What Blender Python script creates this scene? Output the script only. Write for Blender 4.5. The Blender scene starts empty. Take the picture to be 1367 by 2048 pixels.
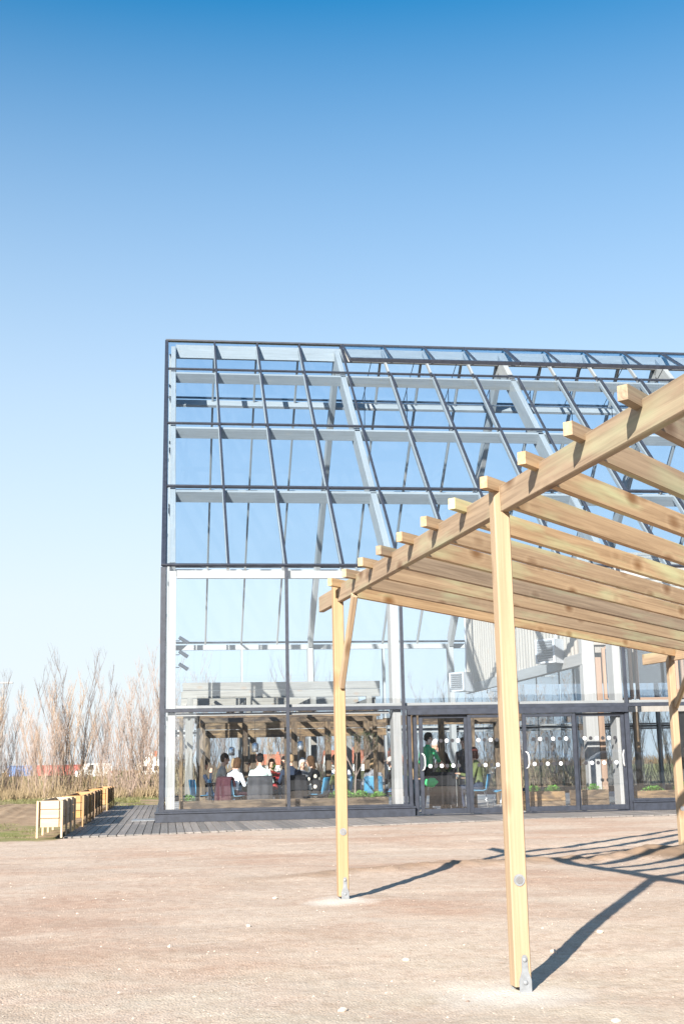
import bpy, math, random
import numpy as np
from mathutils import Vector, Matrix, noise

R = math.radians
rnd = random.Random(11)
sc = bpy.context.scene
col = sc.collection

# ------------------------------------------------------------------ camera
PITCH, ROLL, YAW = 0.2005, -0.0199, 0.1394
CAM = Vector((-0.0165, -26.8371, 1.0722))
fw = Vector((math.sin(YAW) * math.cos(PITCH), math.cos(YAW) * math.cos(PITCH), math.sin(PITCH)))
rt0 = Vector((math.cos(YAW), -math.sin(YAW), 0))
up0 = rt0.cross(fw)
rt = math.cos(ROLL) * rt0 + math.sin(ROLL) * up0
up = -math.sin(ROLL) * rt0 + math.cos(ROLL) * up0
cd = bpy.data.cameras.new('camera')
cd.sensor_fit = 'VERTICAL'
cd.sensor_height = 36
cd.lens = 36 * 2499.5 / 2048
cd.clip_start = 0.05
cd.clip_end = 20000
cam = bpy.data.objects.new('camera', cd)
M = Matrix((rt, up, -fw)).transposed().to_4x4()
M.translation = CAM
cam.matrix_world = M
col.objects.link(cam)
sc.camera = cam

# ------------------------------------------------------------------ sky, sun, exposure
SUN_EL = R(22.6)
SUN_DIR = Vector((-0.466, -0.885, 0)).normalized()      # horizontal direction towards the sun
w = bpy.data.worlds.new('World')
sc.world = w
w.use_nodes = True
wn = w.node_tree.nodes
sky = wn.new('ShaderNodeTexSky')
sky.sky_type = 'NISHITA'
sky.sun_disc = False
sky.sun_elevation = SUN_EL
sky.sun_rotation = math.atan2(SUN_DIR.x, SUN_DIR.y)
sky.altitude = 0
sky.air_density = 1.0
sky.dust_density = 1.0
sky.ozone_density = 8.0
WL = w.node_tree.links
hsv = wn.new('ShaderNodeHueSaturation')
hsv.inputs['Saturation'].default_value = 1.2
hsv.inputs['Value'].default_value = 0.74
hsv.inputs['Hue'].default_value = 0.480
WL.new(sky.outputs[0], hsv.inputs['Color'])
# pale haze that whitens the lower sky evenly all round
tcw = wn.new('ShaderNodeTexCoord')
sep = wn.new('ShaderNodeSeparateXYZ')
WL.new(tcw.outputs['Generated'], sep.inputs[0])
hz = wn.new('ShaderNodeValToRGB')
while len(hz.color_ramp.elements) < 6:
    hz.color_ramp.elements.new(0.5)
for el, (p_, v_) in zip(hz.color_ramp.elements, [(0.0, 0.97), (0.129, 0.88), (0.286, 0.61), (0.43, 0.31), (0.56, 0.03), (0.9, 0.0)]):
    el.position = p_
    el.color = (v_, v_, v_, 1)
WL.new(sep.outputs[2], hz.inputs[0])
mxw = wn.new('ShaderNodeMixRGB')
# forward scattering: the haze is brighter on the sun's side of the sky
dts = wn.new('ShaderNodeVectorMath'); dts.operation = 'DOT_PRODUCT'
WL.new(tcw.outputs['Generated'], dts.inputs[0])
dts.inputs[1].default_value = (SUN_DIR.x * math.cos(SUN_EL), SUN_DIR.y * math.cos(SUN_EL), math.sin(SUN_EL))
mrs = wn.new('ShaderNodeMapRange')
WL.new(dts.outputs['Value'], mrs.inputs['Value'])
mrs.inputs['From Min'].default_value = 0.0; mrs.inputs['From Max'].default_value = 1.0
mrs.inputs['To Min'].default_value = 1.0; mrs.inputs['To Max'].default_value = 2.0
hcm = wn.new('ShaderNodeVectorMath'); hcm.operation = 'SCALE'
hcm.inputs[0].default_value = (3.28, 3.50, 3.64)
WL.new(mrs.outputs[0], hcm.inputs['Scale'])
WL.new(hcm.outputs[0], mxw.inputs['Color2'])
WL.new(hz.outputs[0], mxw.inputs['Fac'])
WL.new(hsv.outputs[0], mxw.inputs['Color1'])
WL.new(mxw.outputs[0], wn['Background'].inputs[0])
wn['Background'].inputs[1].default_value = 0.086
sd = bpy.data.lights.new('sun', 'SUN')
sd.energy = 4.8
sd.angle = R(0.5)
sd.color = (1.0, 0.93, 0.82)
sun = bpy.data.objects.new('sun', sd)
ldir = Vector((-SUN_DIR.x * math.cos(SUN_EL), -SUN_DIR.y * math.cos(SUN_EL), -math.sin(SUN_EL)))
sun.rotation_euler = ldir.to_track_quat('-Z', 'Y').to_euler()
sun.location = (-10, -40, 20)
col.objects.link(sun)
sc.view_settings.view_transform = 'Standard'
sc.view_settings.look = 'None'
sc.view_settings.exposure = 1.7
sc.view_settings.gamma = 1
sc.view_settings.use_curve_mapping = False
cy = sc.cycles
cy.use_denoising = True
cy.max_bounces = 10
cy.diffuse_bounces = 4
cy.glossy_bounces = 4
cy.transmission_bounces = 4
cy.transparent_max_bounces = 48
cy.caustics_reflective = False
cy.caustics_refractive = False
cy.sample_clamp_indirect = 8

# ------------------------------------------------------------------ materials
MT = {}


class NT:
    def __init__(s, name):
        s.m = bpy.data.materials.new(name)
        s.m.use_nodes = True
        s.t = s.m.node_tree
        s.b = s.t.nodes['Principled BSDF']
        s.out = s.t.nodes['Material Output']
        MT[name] = s.m

    def n(s, typ, props=None, **inp):
        x = s.t.nodes.new('ShaderNode' + typ)
        for k, v in (props or {}).items():
            setattr(x, k, v)
        for k, v in inp.items():
            s.set(x, k, v)
        return x

    def set(s, x, k, v):
        k = int(k[1:]) if k[0] == '_' and k[1:].isdigit() else k.replace('_', ' ')
        sock = x.inputs[k]
        if isinstance(v, bpy.types.NodeSocket):
            s.t.links.new(v, sock)
        elif isinstance(v, bpy.types.Node):
            s.t.links.new(v.outputs[0], sock)
        else:
            if hasattr(sock.default_value, '__len__') and not isinstance(v, str):
                v = tuple(v)
                if len(sock.default_value) == 4 and len(v) == 3:
                    v = v + (1,)
            sock.default_value = v

    def math(s, op, a, b=0.0, clamp=False):
        x = s.n('Math', {'operation': op, 'use_clamp': clamp}, _0=a, _1=b)
        return x.outputs[0]

    def ramp(s, fac, stops):
        x = s.n('ValToRGB')
        e = x.color_ramp.elements
        while len(e) < len(stops):
            e.new(0.5)
        for el, (p, c) in zip(e, stops):
            el.position = p
            el.color = tuple(c) + (1,) if len(c) == 3 else c
        s.set(x, 'Fac', fac)
        return x.outputs[0]

    def mix(s, fac, a, b, mode='MIX'):
        x = s.n('MixRGB', {'blend_type': mode}, Fac=fac, Color1=a, Color2=b)
        return x.outputs[0]

    def maprange(s, v, a, b, c=0.0, d=1.0):
        x = s.n('MapRange', {'clamp': True}, Value=v, _1=a, _2=b, _3=c, _4=d)
        return x.outputs[0]

    def noise(s, vec, scale, detail=4.0, rough=0.55, dist=0.0):
        x = s.n('TexNoise', None, Scale=scale, Detail=detail, Roughness=rough, Distortion=dist)
        if vec is not None:
            s.set(x, 'Vector', vec)
        return x.outputs[0]

    def bump(s, h, strength=0.3, dist=0.01):
        b = s.n('Bump', None, Strength=strength, Distance=dist, Height=h)
        s.set(s.b, 'Normal', b.outputs[0])

    def objvec(s, scale=(1, 1, 1), rand=True):
        tc = s.n('TexCoord')
        mp = s.n('Mapping', None, Vector=tc.outputs['Object'], Scale=scale)
        if rand:
            oi = s.n('ObjectInfo')
            r = s.math('MULTIPLY', oi.outputs['Random'], 37.0)
            cb = s.n('CombineXYZ', None, _0=r, _1=r, _2=r)
            s.set(mp, 'Location', cb.outputs[0])
        return mp.outputs[0]

    def rand(s):
        return s.n('ObjectInfo').outputs['Random']


def simple(name, c, rough=0.6, metal=0.0, var=0.12, scale=6.0, bump=0.0, spec=0.5):
    t = NT(name)
    v = t.objvec()
    f = t.noise(v, scale, 5)
    c = Vector(c)
    t.set(t.b, 'Base Color', t.ramp(f, [(0.3, c * (1 - var)), (0.7, c * (1 + var))]))
    t.set(t.b, 'Roughness', rough)
    t.set(t.b, 'Metallic', metal)
    t.set(t.b, 'Specular IOR Level', spec)
    if bump:
        t.bump(f, bump, 0.01)
    return t.m


def wood(name, dark, light, knot=(0.25, 0.14, 0.07), kn=0.6, green=0.0, rough=0.75, stain=None, axis=0, vary=0.25, char=0.0):
    """grain runs along the piece's own X axis (axis=0) or Z (axis=2)"""
    t = NT(name)
    dark, light = Vector(dark), Vector(light)
    sc_ = [0.5, 16.0, 16.0]
    sk = [2.6, 4.8, 4.8]
    sl = [0.4, 2.6, 2.6]
    if axis == 2:
        sc_.reverse(); sk.reverse(); sl.reverse()
    v1 = t.objvec(sc_)
    g = t.noise(v1, 1.6, 6, 0.62, 1.3)
    v3 = t.objvec(sl)
    low = t.noise(v3, 1.0, 3)
    fg = [0.55, 75.0, 75.0]
    if axis == 2:
        fg.reverse()
    fine = t.noise(t.objvec(fg), 1.0, 4, 0.6, 0.6)
    g = t.math('ADD', t.math('MULTIPLY', g, 0.62), t.math('MULTIPLY', fine, 0.38))
    c = t.ramp(g, [(0.30, dark), (0.58, light), (0.75, light * 1.08)])
    c = t.mix(t.maprange(low, 0.35, 0.7, 0, 0.55), c, t.mix(0.5, c, tuple(dark * 0.85)))
    if green:
        gl = t.noise(t.objvec([x * 1.3 for x in sl]), 2.1, 3)
        c = t.mix(t.maprange(gl, 0.52, 0.72, 0, green), c, (0.40, 0.46, 0.27))
    if kn:
        v2 = t.objvec(sk)
        vo = t.n('TexVoronoi', {'feature': 'F1'}, Vector=v2, Scale=0.9)
        kd = t.maprange(vo.outputs['Distance'], 0.07, 0.25, 1.0, 0.0)
        c = t.mix(t.math('MULTIPLY', kd, kn), c, knot)
        ring = t.maprange(t.math('ABSOLUTE', t.math('SUBTRACT', vo.outputs['Distance'], 0.29)), 0.0, 0.06, 0.16, 0.0)
        c = t.mix(ring, c, tuple(light * 1.15))
    if char:
        cn = t.noise(t.objvec([2.0, 7.0, 7.0] if axis == 0 else [7.0, 7.0, 2.0]), 1.1, 6, 0.65, 1.0)
        c = t.mix(t.math('MULTIPLY', t.maprange(cn, 0.42, 0.6), char), c, (0.035, 0.025, 0.02))
    hs = t.n('HueSaturation', None, Hue=0.5, Saturation=t.maprange(t.rand(), 0, 1, 0.82, 1.12),
             Value=t.maprange(t.rand(), 0, 1, 1 - vary, 1 + vary * 0.6), Color=c)
    t.set(t.b, 'Base Color', hs.outputs[0])
    t.set(t.b, 'Roughness', rough)
    t.set(t.b, 'Specular IOR Level', 0.3)
    t.bump(g, 0.25, 0.004)
    return t.m


wood('treated_timber', (0.20, 0.128, 0.075), (0.40, 0.285, 0.178), knot=(0.15, 0.075, 0.032), kn=0.9, green=0.5, vary=0.34)
wood('glare_paled_timber', (0.13, 0.115, 0.10), (0.27, 0.245, 0.215), kn=0.4, vary=0.2)  # dark timber with the panes' sky reflection painted in as paler grey
wood('glulam', (0.235, 0.225, 0.215), (0.33, 0.318, 0.305), knot=(0.36, 0.31, 0.26), kn=0.35, vary=0.1)
wood('burnt_timber', (0.06, 0.04, 0.026), (0.25, 0.165, 0.09), knot=(0.05, 0.035, 0.025), kn=0.8, vary=0.35, char=0.85)
wood('planter_pine', (0.36, 0.265, 0.165), (0.47, 0.365, 0.25), knot=(0.45, 0.26, 0.12), kn=0.5, vary=0.12)
wood('planter_honey', (0.27, 0.155, 0.07), (0.38, 0.235, 0.12), knot=(0.3, 0.14, 0.05), kn=0.4, vary=0.12)
wood('deck_board', (0.115, 0.10, 0.092), (0.21, 0.19, 0.178), knot=(0.13, 0.12, 0.11), kn=0.3, vary=0.3, axis=0, rough=0.6)
wood('hut_cladding', (0.22, 0.19, 0.165), (0.31, 0.275, 0.24), kn=0.2, axis=2)
wood('brown_frame', (0.22, 0.135, 0.09), (0.32, 0.21, 0.145), kn=0.2)
simple('anthracite', (0.024, 0.028, 0.040), 0.38, 0.0, 0.25, 9)
simple('gasket', (0.012, 0.012, 0.014), 0.7)
simple('galvanised', (0.19, 0.20, 0.215), 0.55, 0.2, 0.2, 30)
simple('white_enamel', (0.42, 0.42, 0.43), 0.35, 0, 0.04)
simple('steel', (0.62, 0.63, 0.65), 0.25, 0.9)
simple('chair_blue', (0.05, 0.20, 0.33), 0.45)
simple('chair_lightblue', (0.20, 0.48, 0.66), 0.45)
simple('tabletop_dark', (0.05, 0.042, 0.038), 0.45)
simple('floor_concrete', (0.42, 0.38, 0.34), 0.6, 0, 0.18, 2)
simple('dot_white', (0.6, 0.61, 0.63), 0.5, var=0.02)
simple('dot_black', (0.02, 0.02, 0.025), 0.5)
simple('bark_willow', (0.22, 0.165, 0.135), 0.85, var=0.35, scale=3)
simple('bark_golden', (0.22, 0.155, 0.105), 0.85, var=0.35, scale=3)
simple('bark_grey', (0.20, 0.15, 0.125), 0.9, var=0.3, scale=3)
simple('olive_leaf', (0.11, 0.14, 0.06), 0.5, var=0.35)
simple('herb_leaf', (0.10, 0.24, 0.035), 0.5, var=0.35)
simple('soil', (0.09, 0.06, 0.04), 0.95, var=0.3)
simple('stone', (0.43, 0.355, 0.30), 0.85, var=0.3, scale=5)
simple('stone_dark', (0.24, 0.175, 0.14), 0.85, var=0.35, scale=5)
simple('render_white', (0.78, 0.77, 0.75), 0.7)
simple('roof_red', (0.42, 0.12, 0.06), 0.8, var=0.25, scale=3)
simple('container_red', (0.30, 0.06, 0.05), 0.5)
simple('container_blue', (0.06, 0.14, 0.32), 0.5)
simple('asphalt', (0.05, 0.05, 0.052), 0.9, 0, 0.25, 2)
simple('rubber', (0.02, 0.02, 0.02), 0.8)
simple('car_blue', (0.05, 0.17, 0.34), 0.25, 0.2, 0.03)
simple('car_silver', (0.55, 0.57, 0.60), 0.25, 0.4, 0.03)
simple('car_glass', (0.02, 0.025, 0.03), 0.08)
simple('tail_red', (0.45, 0.02, 0.02), 0.2)
simple('hedge_brown', (0.20, 0.13, 0.07), 0.9, var=0.4, scale=4)
simple('grass_blade', (0.12, 0.118, 0.045), 0.7, var=0.4, scale=1.2)
simple('dry_blade', (0.22, 0.165, 0.095), 0.8, var=0.35, scale=1.2)
simple('skin', (0.58, 0.33, 0.23), 0.5, var=0.05)
simple('skin_dark', (0.42, 0.23, 0.15), 0.5, var=0.05)


def cloth(name, c, c2=None, scale=3.0):
    t = NT(name)
    v = t.objvec()
    f = t.noise(v, 9.0, 5, 0.6)
    c = Vector(c)
    cc = t.ramp(f, [(0.3, c * 0.8), (0.7, c * 1.15)])
    if c2:
        vo = t.n('TexVoronoi', None, Vector=v, Scale=scale)
        cc = t.mix(t.maprange(vo.outputs['Distance'], 0.20, 0.30, 1, 0), cc, c2)
    t.set(t.b, 'Base Color', cc)
    t.set(t.b, 'Roughness', 0.9)
    t.set(t.b, 'Specular IOR Level', 0.15)
    t.bump(t.noise(v, 22.0, 3), 0.5, 0.01)
    return t.m


for n_, c_ in {'cloth_white': (0.74, 0.75, 0.78), 'cloth_palegreen': (0.52, 0.62, 0.58), 'cloth_navy': (0.025, 0.035, 0.06),
               'cloth_black': (0.015, 0.015, 0.018), 'cloth_grey': (0.22, 0.22, 0.23), 'cloth_beige': (0.45, 0.38, 0.32),
               'cloth_green': (0.025, 0.38, 0.15), 'cloth_brightgreen': (0.06, 0.55, 0.16), 'cloth_olive': (0.10, 0.12, 0.05),
               'cloth_maroon': (0.06, 0.022, 0.03), 'cloth_red': (0.42, 0.05, 0.05), 'cloth_denim': (0.06, 0.09, 0.16),
               'cloth_charcoal': (0.05, 0.05, 0.055), 'hair_brown': (0.07, 0.038, 0.02), 'hair_black': (0.012, 0.010, 0.010),
               'hair_grey': (0.45, 0.42, 0.40), 'hair_red': (0.09, 0.02, 0.015), 'hair_sandy': (0.30, 0.20, 0.11),
               'shoe': (0.03, 0.028, 0.026), 'lip': (0.40, 0.14, 0.11), 'eye': (0.02, 0.015, 0.012)}.items():
    cloth(n_, c_)
cloth('cloth_floral', (0.012, 0.012, 0.015), (0.62, 0.55, 0.45), 6.0)


def glass(name, tint, refl=1.0, ior=1.45, dirt=0.004):
    t = NT(name)
    tr = t.n('BsdfTransparent', None, Color=tint)
    gl = t.n('BsdfGlossy', None, Color=(1, 1, 1), Roughness=0.003)
    geo = t.n('NewGeometry')
    dt = t.n('VectorMath', {'operation': 'DOT_PRODUCT'}, _0=geo.outputs['Incoming'], _1=geo.outputs['Normal'])
    om = t.math('SUBTRACT', 1.0, t.math('ABSOLUTE', dt.outputs['Value']), True)
    sch = t.math('ADD', t.math('MULTIPLY', t.math('POWER', om, 5.0), 0.92), 0.075)      # outer face of a double pane
    fr_ = t.math('MULTIPLY', sch, t.math('SUBTRACT', 1.0, geo.outputs['Backfacing']))
    v = t.n('Mapping', None, Vector=geo.outputs['Position'], Scale=(1.3, 1.3, 0.5))
    nz = t.noise(v.outputs[0], 0.9, 3)
    bp = t.n('Bump', None, Strength=0.012, Distance=0.06, Height=nz)
    t.set(gl, 'Normal', bp.outputs[0])
    f = t.math('MULTIPLY', fr_, refl, True)
    m1 = t.n('MixShader', None, _0=f, _1=tr.outputs[0], _2=gl.outputs[0])
    df = t.n('BsdfDiffuse', None, Color=(0.8, 0.82, 0.85))
    st = t.noise(v.outputs[0], 1.4, 6, 0.7)
    m2 = t.n('MixShader', None, _0=t.maprange(st, 0.45, 0.75, dirt * 0.3, dirt), _1=m1.outputs[0], _2=df.outputs[0])
    t.t.links.new(m2.outputs[0], t.out.inputs[0])
    return t.m


glass('glass_roof', (0.885, 0.945, 0.997), 1.1, dirt=0.008)
glass('glass_wall', (0.955, 0.975, 0.995), 1.6, dirt=0.006)
glass('glass_far', (0.915, 0.962, 0.993), 0.6)
glass('glass_hut', (0.62, 0.68, 0.74), 2.4)


# ------------------------------------------------------------------ geometry helpers
class MB:
    def __init__(s):
        s.v = []; s.f = []; s.mi = []

    def add(s, vs, fs, mi=0):
        o = len(s.v)
        s.v += [tuple(x) for x in vs]
        s.f += [tuple(i + o for i in f) for f in fs]
        s.mi += [mi] * len(fs)

    def box(s, c, sz, mi=0, rot=None):
        hx, hy, hz = sz[0] / 2, sz[1] / 2, sz[2] / 2
        vs = [Vector((x, y, z)) for z in (-hz, hz) for y in (-hy, hy) for x in (-hx, hx)]
        if rot is not None:
            vs = [rot @ q for q in vs]
        c = Vector(c)
        s.add([q + c for q in vs], [(0, 2, 3, 1), (4, 5, 7, 6), (0, 1, 5, 4), (2, 6, 7, 3), (0, 4, 6, 2), (1, 3, 7, 5)], mi)

    def bb(s, a, b, mi=0):
        a, b = Vector(a), Vector(b)
        s.box((a + b) / 2, [abs(x) for x in (b - a)], mi)

    def tube(s, pts, rad, n=8, mi=0, cap=True):
        pts = [Vector(q) for q in pts]
        if not hasattr(rad, '__len__'):
            rad = [rad] * len(pts)
        vs, fs = [], []
        ref = None
        for i, q in enumerate(pts):
            d = (pts[min(i + 1, len(pts) - 1)] - pts[max(i - 1, 0)])
            if d.length < 1e-9:
                d = Vector((0, 0, 1))
            d.normalize()
            if ref is None:
                ref = Vector((1, 0, 0)) if abs(d.x) < 0.8 else Vector((0, 1, 0))
            a = (ref - d * ref.dot(d)).normalized()
            b = d.cross(a)
            ref = a
            for k in range(n):
                t = 2 * math.pi * k / n
                vs.append(q + (a * math.cos(t) + b * math.sin(t)) * rad[i])
        for i in range(len(pts) - 1):
            for k in range(n):
                k2 = (k + 1) % n
                fs.append((i * n + k, i * n + k2, (i + 1) * n + k2, (i + 1) * n + k))
        if cap:
            fs.append(tuple(range(n - 1, -1, -1)))
            fs.append(tuple(range((len(pts) - 1) * n, len(pts) * n)))
        s.add(vs, fs, mi)

    def ell(s, c, r, rot=None, nu=12, nv=8, mi=0):
        vs, fs = [], []
        c = Vector(c)
        for j in range(1, nv):
            ph = math.pi * j / nv
            for i in range(nu):
                th = 2 * math.pi * i / nu
                q = Vector((r[0] * math.sin(ph) * math.cos(th), r[1] * math.sin(ph) * math.sin(th), r[2] * math.cos(ph)))
                vs.append((rot @ q if rot is not None else q) + c)
        t = Vector((0, 0, r[2]))
        vs.append((rot @ t if rot is not None else t) + c)
        vs.append((rot @ -t if rot is not None else -t) + c)
        for j in range(nv - 2):
            for i in range(nu):
                i2 = (i + 1) % nu
                fs.append((j * nu + i, (j + 1) * nu + i, (j + 1) * nu + i2, j * nu + i2))
        T = len(vs) - 2
        for i in range(nu):
            i2 = (i + 1) % nu
            fs.append((T, i, i2))
            fs.append((T + 1, (nv - 2) * nu + i2, (nv - 2) * nu + i))
        s.add(vs, fs, mi)

    def prism(s, poly, z0, z1, mi=0, ax='z'):
        n = len(poly)
        P = {'z': lambda a, b, c: (a, b, c), 'y': lambda a, b, c: (a, c, b), 'x': lambda a, b, c: (c, a, b)}[ax]
        vs = [P(a, b, z0) for a, b in poly] + [P(a, b, z1) for a, b in poly]
        fs = [tuple(range(n - 1, -1, -1)), tuple(range(n, 2 * n))]
        fs += [(i, (i + 1) % n, n + (i + 1) % n, n + i) for i in range(n)]
        s.add(vs, fs, mi)

    def mesh(s, name, mats, smooth=False):
        me = bpy.data.meshes.new(name)
        me.from_pydata(s.v, [], s.f)
        for m in (mats if isinstance(mats, (list, tuple)) else [mats]):
            me.materials.append(MT[m])
        if len(set(s.mi)) > 1:
            me.polygons.foreach_set('material_index', s.mi)
        if smooth:
            me.polygons.foreach_set('use_smooth', [True] * len(s.f))
        me.update()
        return me

    def build(s, name, mats, parent=None, smooth=False, loc=None, rz=0.0):
        o = bpy.data.objects.new(name, s.mesh(name, mats, smooth))
        col.objects.link(o)
        o.parent = parent
        if loc is not None:
            o.location = loc
        o.rotation_euler.z = rz
        return o


def tag(o, label=None, cat=None, group=None, kind=None):
    for k, v in (('label', label), ('category', cat), ('group', group), ('kind', kind)):
        if v:
            o[k] = v
    return o


def thing(name, label, cat, loc=(0, 0, 0), rz=0.0, group=None):
    o = bpy.data.objects.new(name, None)
    o.empty_display_size = 0.1
    col.objects.link(o)
    o.location = loc
    o.rotation_euler.z = rz
    return tag(o, label, cat, group)


CACHE = {}
prnd = random.Random(3)


def cbox(L, wd, h, c, mat, name):
    """box with chamfered edges, long axis X, centred"""
    k = (round(L, 4), round(wd, 4), round(h, 4), c, mat, name)
    if k in CACHE:
        return CACHE[k]
    hx, hy, hz = L / 2, wd / 2, h / 2
    V, idx = [], {}
    for sx in (-1, 1):
        for sy in (-1, 1):
            for sz in (-1, 1):
                for a in range(3):
                    q = [sx * (hx - c), sy * (hy - c), sz * (hz - c)]
                    q[a] = (sx * hx, sy * hy, sz * hz)[a]
                    idx[(sx, sy, sz, a)] = len(V)
                    V.append(q)
    F = []
    for a in range(3):
        b, d = [(1, 2), (0, 2), (0, 1)][a]
        for s_ in (-1, 1):
            l = []
            for (p, q) in ((-1, -1), (1, -1), (1, 1), (-1, 1)):
                t = [0, 0, 0]; t[a] = s_; t[b] = p; t[d] = q
                l.append(idx[(t[0], t[1], t[2], a)])
            F.append(l)
    for a in range(3):
        b, d = [(1, 2), (0, 2), (0, 1)][a]
        for p in (-1, 1):
            for q in (-1, 1):
                l = []
                for s_, ff in ((-1, b), (1, b), (1, d), (-1, d)):
                    t = [0, 0, 0]; t[a] = s_; t[b] = p; t[d] = q
                    l.append(idx[(t[0], t[1], t[2], ff)])
                F.append(l)
    for sx in (-1, 1):
        for sy in (-1, 1):
            for sz in (-1, 1):
                F.append([idx[(sx, sy, sz, a)] for a in range(3)])
    out = []
    for f in F:                       # outward winding
        cc = sum((Vector(V[i]) for i in f), Vector()) / len(f)
        nn = (Vector(V[f[1]]) - Vector(V[f[0]])).cross(Vector(V[f[2]]) - Vector(V[f[0]]))
        out.append(f if nn.dot(cc) > 0 else f[::-1])
    me = bpy.data.meshes.new(name)
    me.from_pydata(V, [], out)
    me.materials.append(MT[mat])
    CACHE[k] = me
    return me


def piece(name, p0, p1, wd, h, mat, parent, upv=(0, 0, 1), c=0.005):
    """a straight timber / bar from p0 to p1 (centre line); h is measured along upv, wd across"""
    p0, p1 = Vector(p0), Vector(p1)
    x = (p1 - p0)
    L = x.length
    x.normalize()
    u = Vector(upv)
    z = (u - x * u.dot(x)).normalized()
    y = z.cross(x)
    o = bpy.data.objects.new(name, cbox(L, wd, h, min(c, wd * 0.3, h * 0.3), mat, name))
    col.objects.link(o)
    m = Matrix((x, y, z)).transposed().to_4x4()
    m.translation = (p0 + p1) / 2
    o.parent = parent
    o.matrix_basis = m
    return o


def pane(name, cn, ux, uy, wd, h, th, mat, parent):
    """thin glass slab: ux, uy unit in-plane axes"""
    k = ('pane', round(wd, 4), round(h, 4), th, mat)
    if k not in CACHE:
        b = MB()
        b.box((0, 0, 0), (wd, h, th))
        CACHE[k] = b.mesh(name, mat)
    o = bpy.data.objects.new(name, CACHE[k])
    col.objects.link(o)
    ux, uy = Vector(ux), Vector(uy)
    m = Matrix((ux, uy, ux.cross(uy))).transposed().to_4x4() @ Matrix.Rotation(prnd.uniform(-0.0022, 0.0022), 4, 'X') @ Matrix.Rotation(prnd.uniform(-0.003, 0.003), 4, 'Y')
    m.translation = Vector(cn)
    o.parent = parent
    o.matrix_basis = m
    return o


def copy_tree(o, parent=None, loc=None, rz=None, label=None, scale=None):
    c = o.copy()
    col.objects.link(c)
    c.parent = parent
    if loc is not None:
        c.location = loc
    if rz is not None:
        c.rotation_euler.z = rz
    if scale is not None:
        c.scale = scale
    if label:
        c['label'] = label
    for ch in list(o.children):
        copy_tree(ch, c)
    return c


# ------------------------------------------------------------------ ground
GX, GY, GZ = 1.25, 8.526, 8.032                   # roof half module, run and rise of one slope
EAVE, TRANS, RIDGE = 5.367, 2.281, 13.399
ROWS = (0.0, 0.285, 0.559, 0.839, 1.0)
NB = 16                                            # half bays
XR = NB * GX
DEP = 2 * GY
P1, P2, P3 = Vector((1.436, -16.098, 0)), Vector((1.77, -20.304, -0.057)), Vector((6.468, -11.168, -0.134))


def edge_y(x):
    return min(-2.35, -4.85 + 0.275 * (x + 1.7))


def hgt(x, y):
    d3 = ((x - P3.x) ** 2 + (y - P3.y) ** 2) ** 0.5
    d2 = ((x - P2.x) ** 2 + (y - P2.y) ** 2) ** 0.5
    d1 = ((x - P1.x) ** 2 + (y - P1.y) ** 2) ** 0.5
    z = -0.02
    z -= 0.10 * math.exp(-(d3 / 2.6) ** 2) + 0.045 * math.exp(-(d2 / 1.8) ** 2)
    z += 0.014 * math.exp(-(d1 / 0.35) ** 2)
    near = max(0.0, min(1.0, (y + 27.5) / 2)) if y < 3 else 0.0
    z += 0.018 * noise.noise((x * 0.35, y * 0.35, 1.0)) + 0.012 * noise.noise((x * 1.3, y * 1.3, 5.0))
    if -27 < y < -2:
        z += 0.007 * noise.noise((x * 6, y * 6, 9.0)) + 0.004 * noise.noise((x * 15, y * 15, 3.0))
    # shallow wheel ruts across the forecourt
    for yr in (-8.6, -10.2):
        z -= 0.012 * math.exp(-((y - yr - 0.06 * x - 0.25 * math.sin(x * 0.3)) / 0.16) ** 2)
    # spoil ridge of a filled trench between the posts, and the heap round the far post
    t = (x - 0.2) / 5.6
    if -0.1 < t < 1.15:
        yc = -14.2 + 2.5 * t + 0.15 * noise.noise((x * 1.2, 0, 0))
        a = 0.05 * max(0, min(1, t * 2)) * max(0, min(1, (1.15 - t) * 6))
        z += a * math.exp(-((y - yc) / 0.30) ** 2) * (1 + 0.8 * noise.noise((x * 5, y * 5, 2)))
    q = ((x - 6.15) / 0.75) ** 2 + ((y + 11.6) / 0.8) ** 2
    z += 0.13 * math.exp(-q) * (1 + 0.4 * noise.noise((x * 4, y * 4, 7)))
    # flat where the deck and the building stand
    if y > edge_y(x) - 0.05 and x > -1.85 and y < 18:
        z = -0.11
    elif y > edge_y(x) - 0.6 and x > -1.95 and y < 0:
        z = max(min(z, -0.006), -0.022)
    # rough turned earth left of the planters
    if x < -2.1 and y > -5:
        k = max(0.0, min(1.0, (-2.3 - x) / 1.5)) * math.exp(-((y - 9) / 6.0) ** 2)
        z += k * (0.16 + 0.20 * abs(noise.noise((x * 1.6, y * 0.7, 4))) + 0.1 * noise.noise((x * 5, y * 3, 8)))
    if abs(x) > 60 or abs(y) > 90:
        z = -0.05
    return z


def axis_pts(lo, hi, st, far, g=1.32):
    a = list(np.arange(lo, hi, st))
    s_, q = st, a[-1]
    while q < far:
        s_ *= g; q += s_; a.append(q)
    s_, q = st, a[0]
    while q > -far:
        s_ *= g; q -= s_; a.insert(0, q)
    return a


gx = axis_pts(-4.5, 8.6, 0.062, 6000)
gy = axis_pts(-24.5, -2.0, 0.075, 6000)
b = MB()
nx, ny = len(gx), len(gy)
b.v = [(x, y, hgt(x, y)) for y in gy for x in gx]
b.f = [(j * nx + i, j * nx + i + 1, (j + 1) * nx + i + 1, (j + 1) * nx + i) for j in range(ny - 1) for i in range(nx - 1)]
b.mi = [0] * len(b.f)

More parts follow.
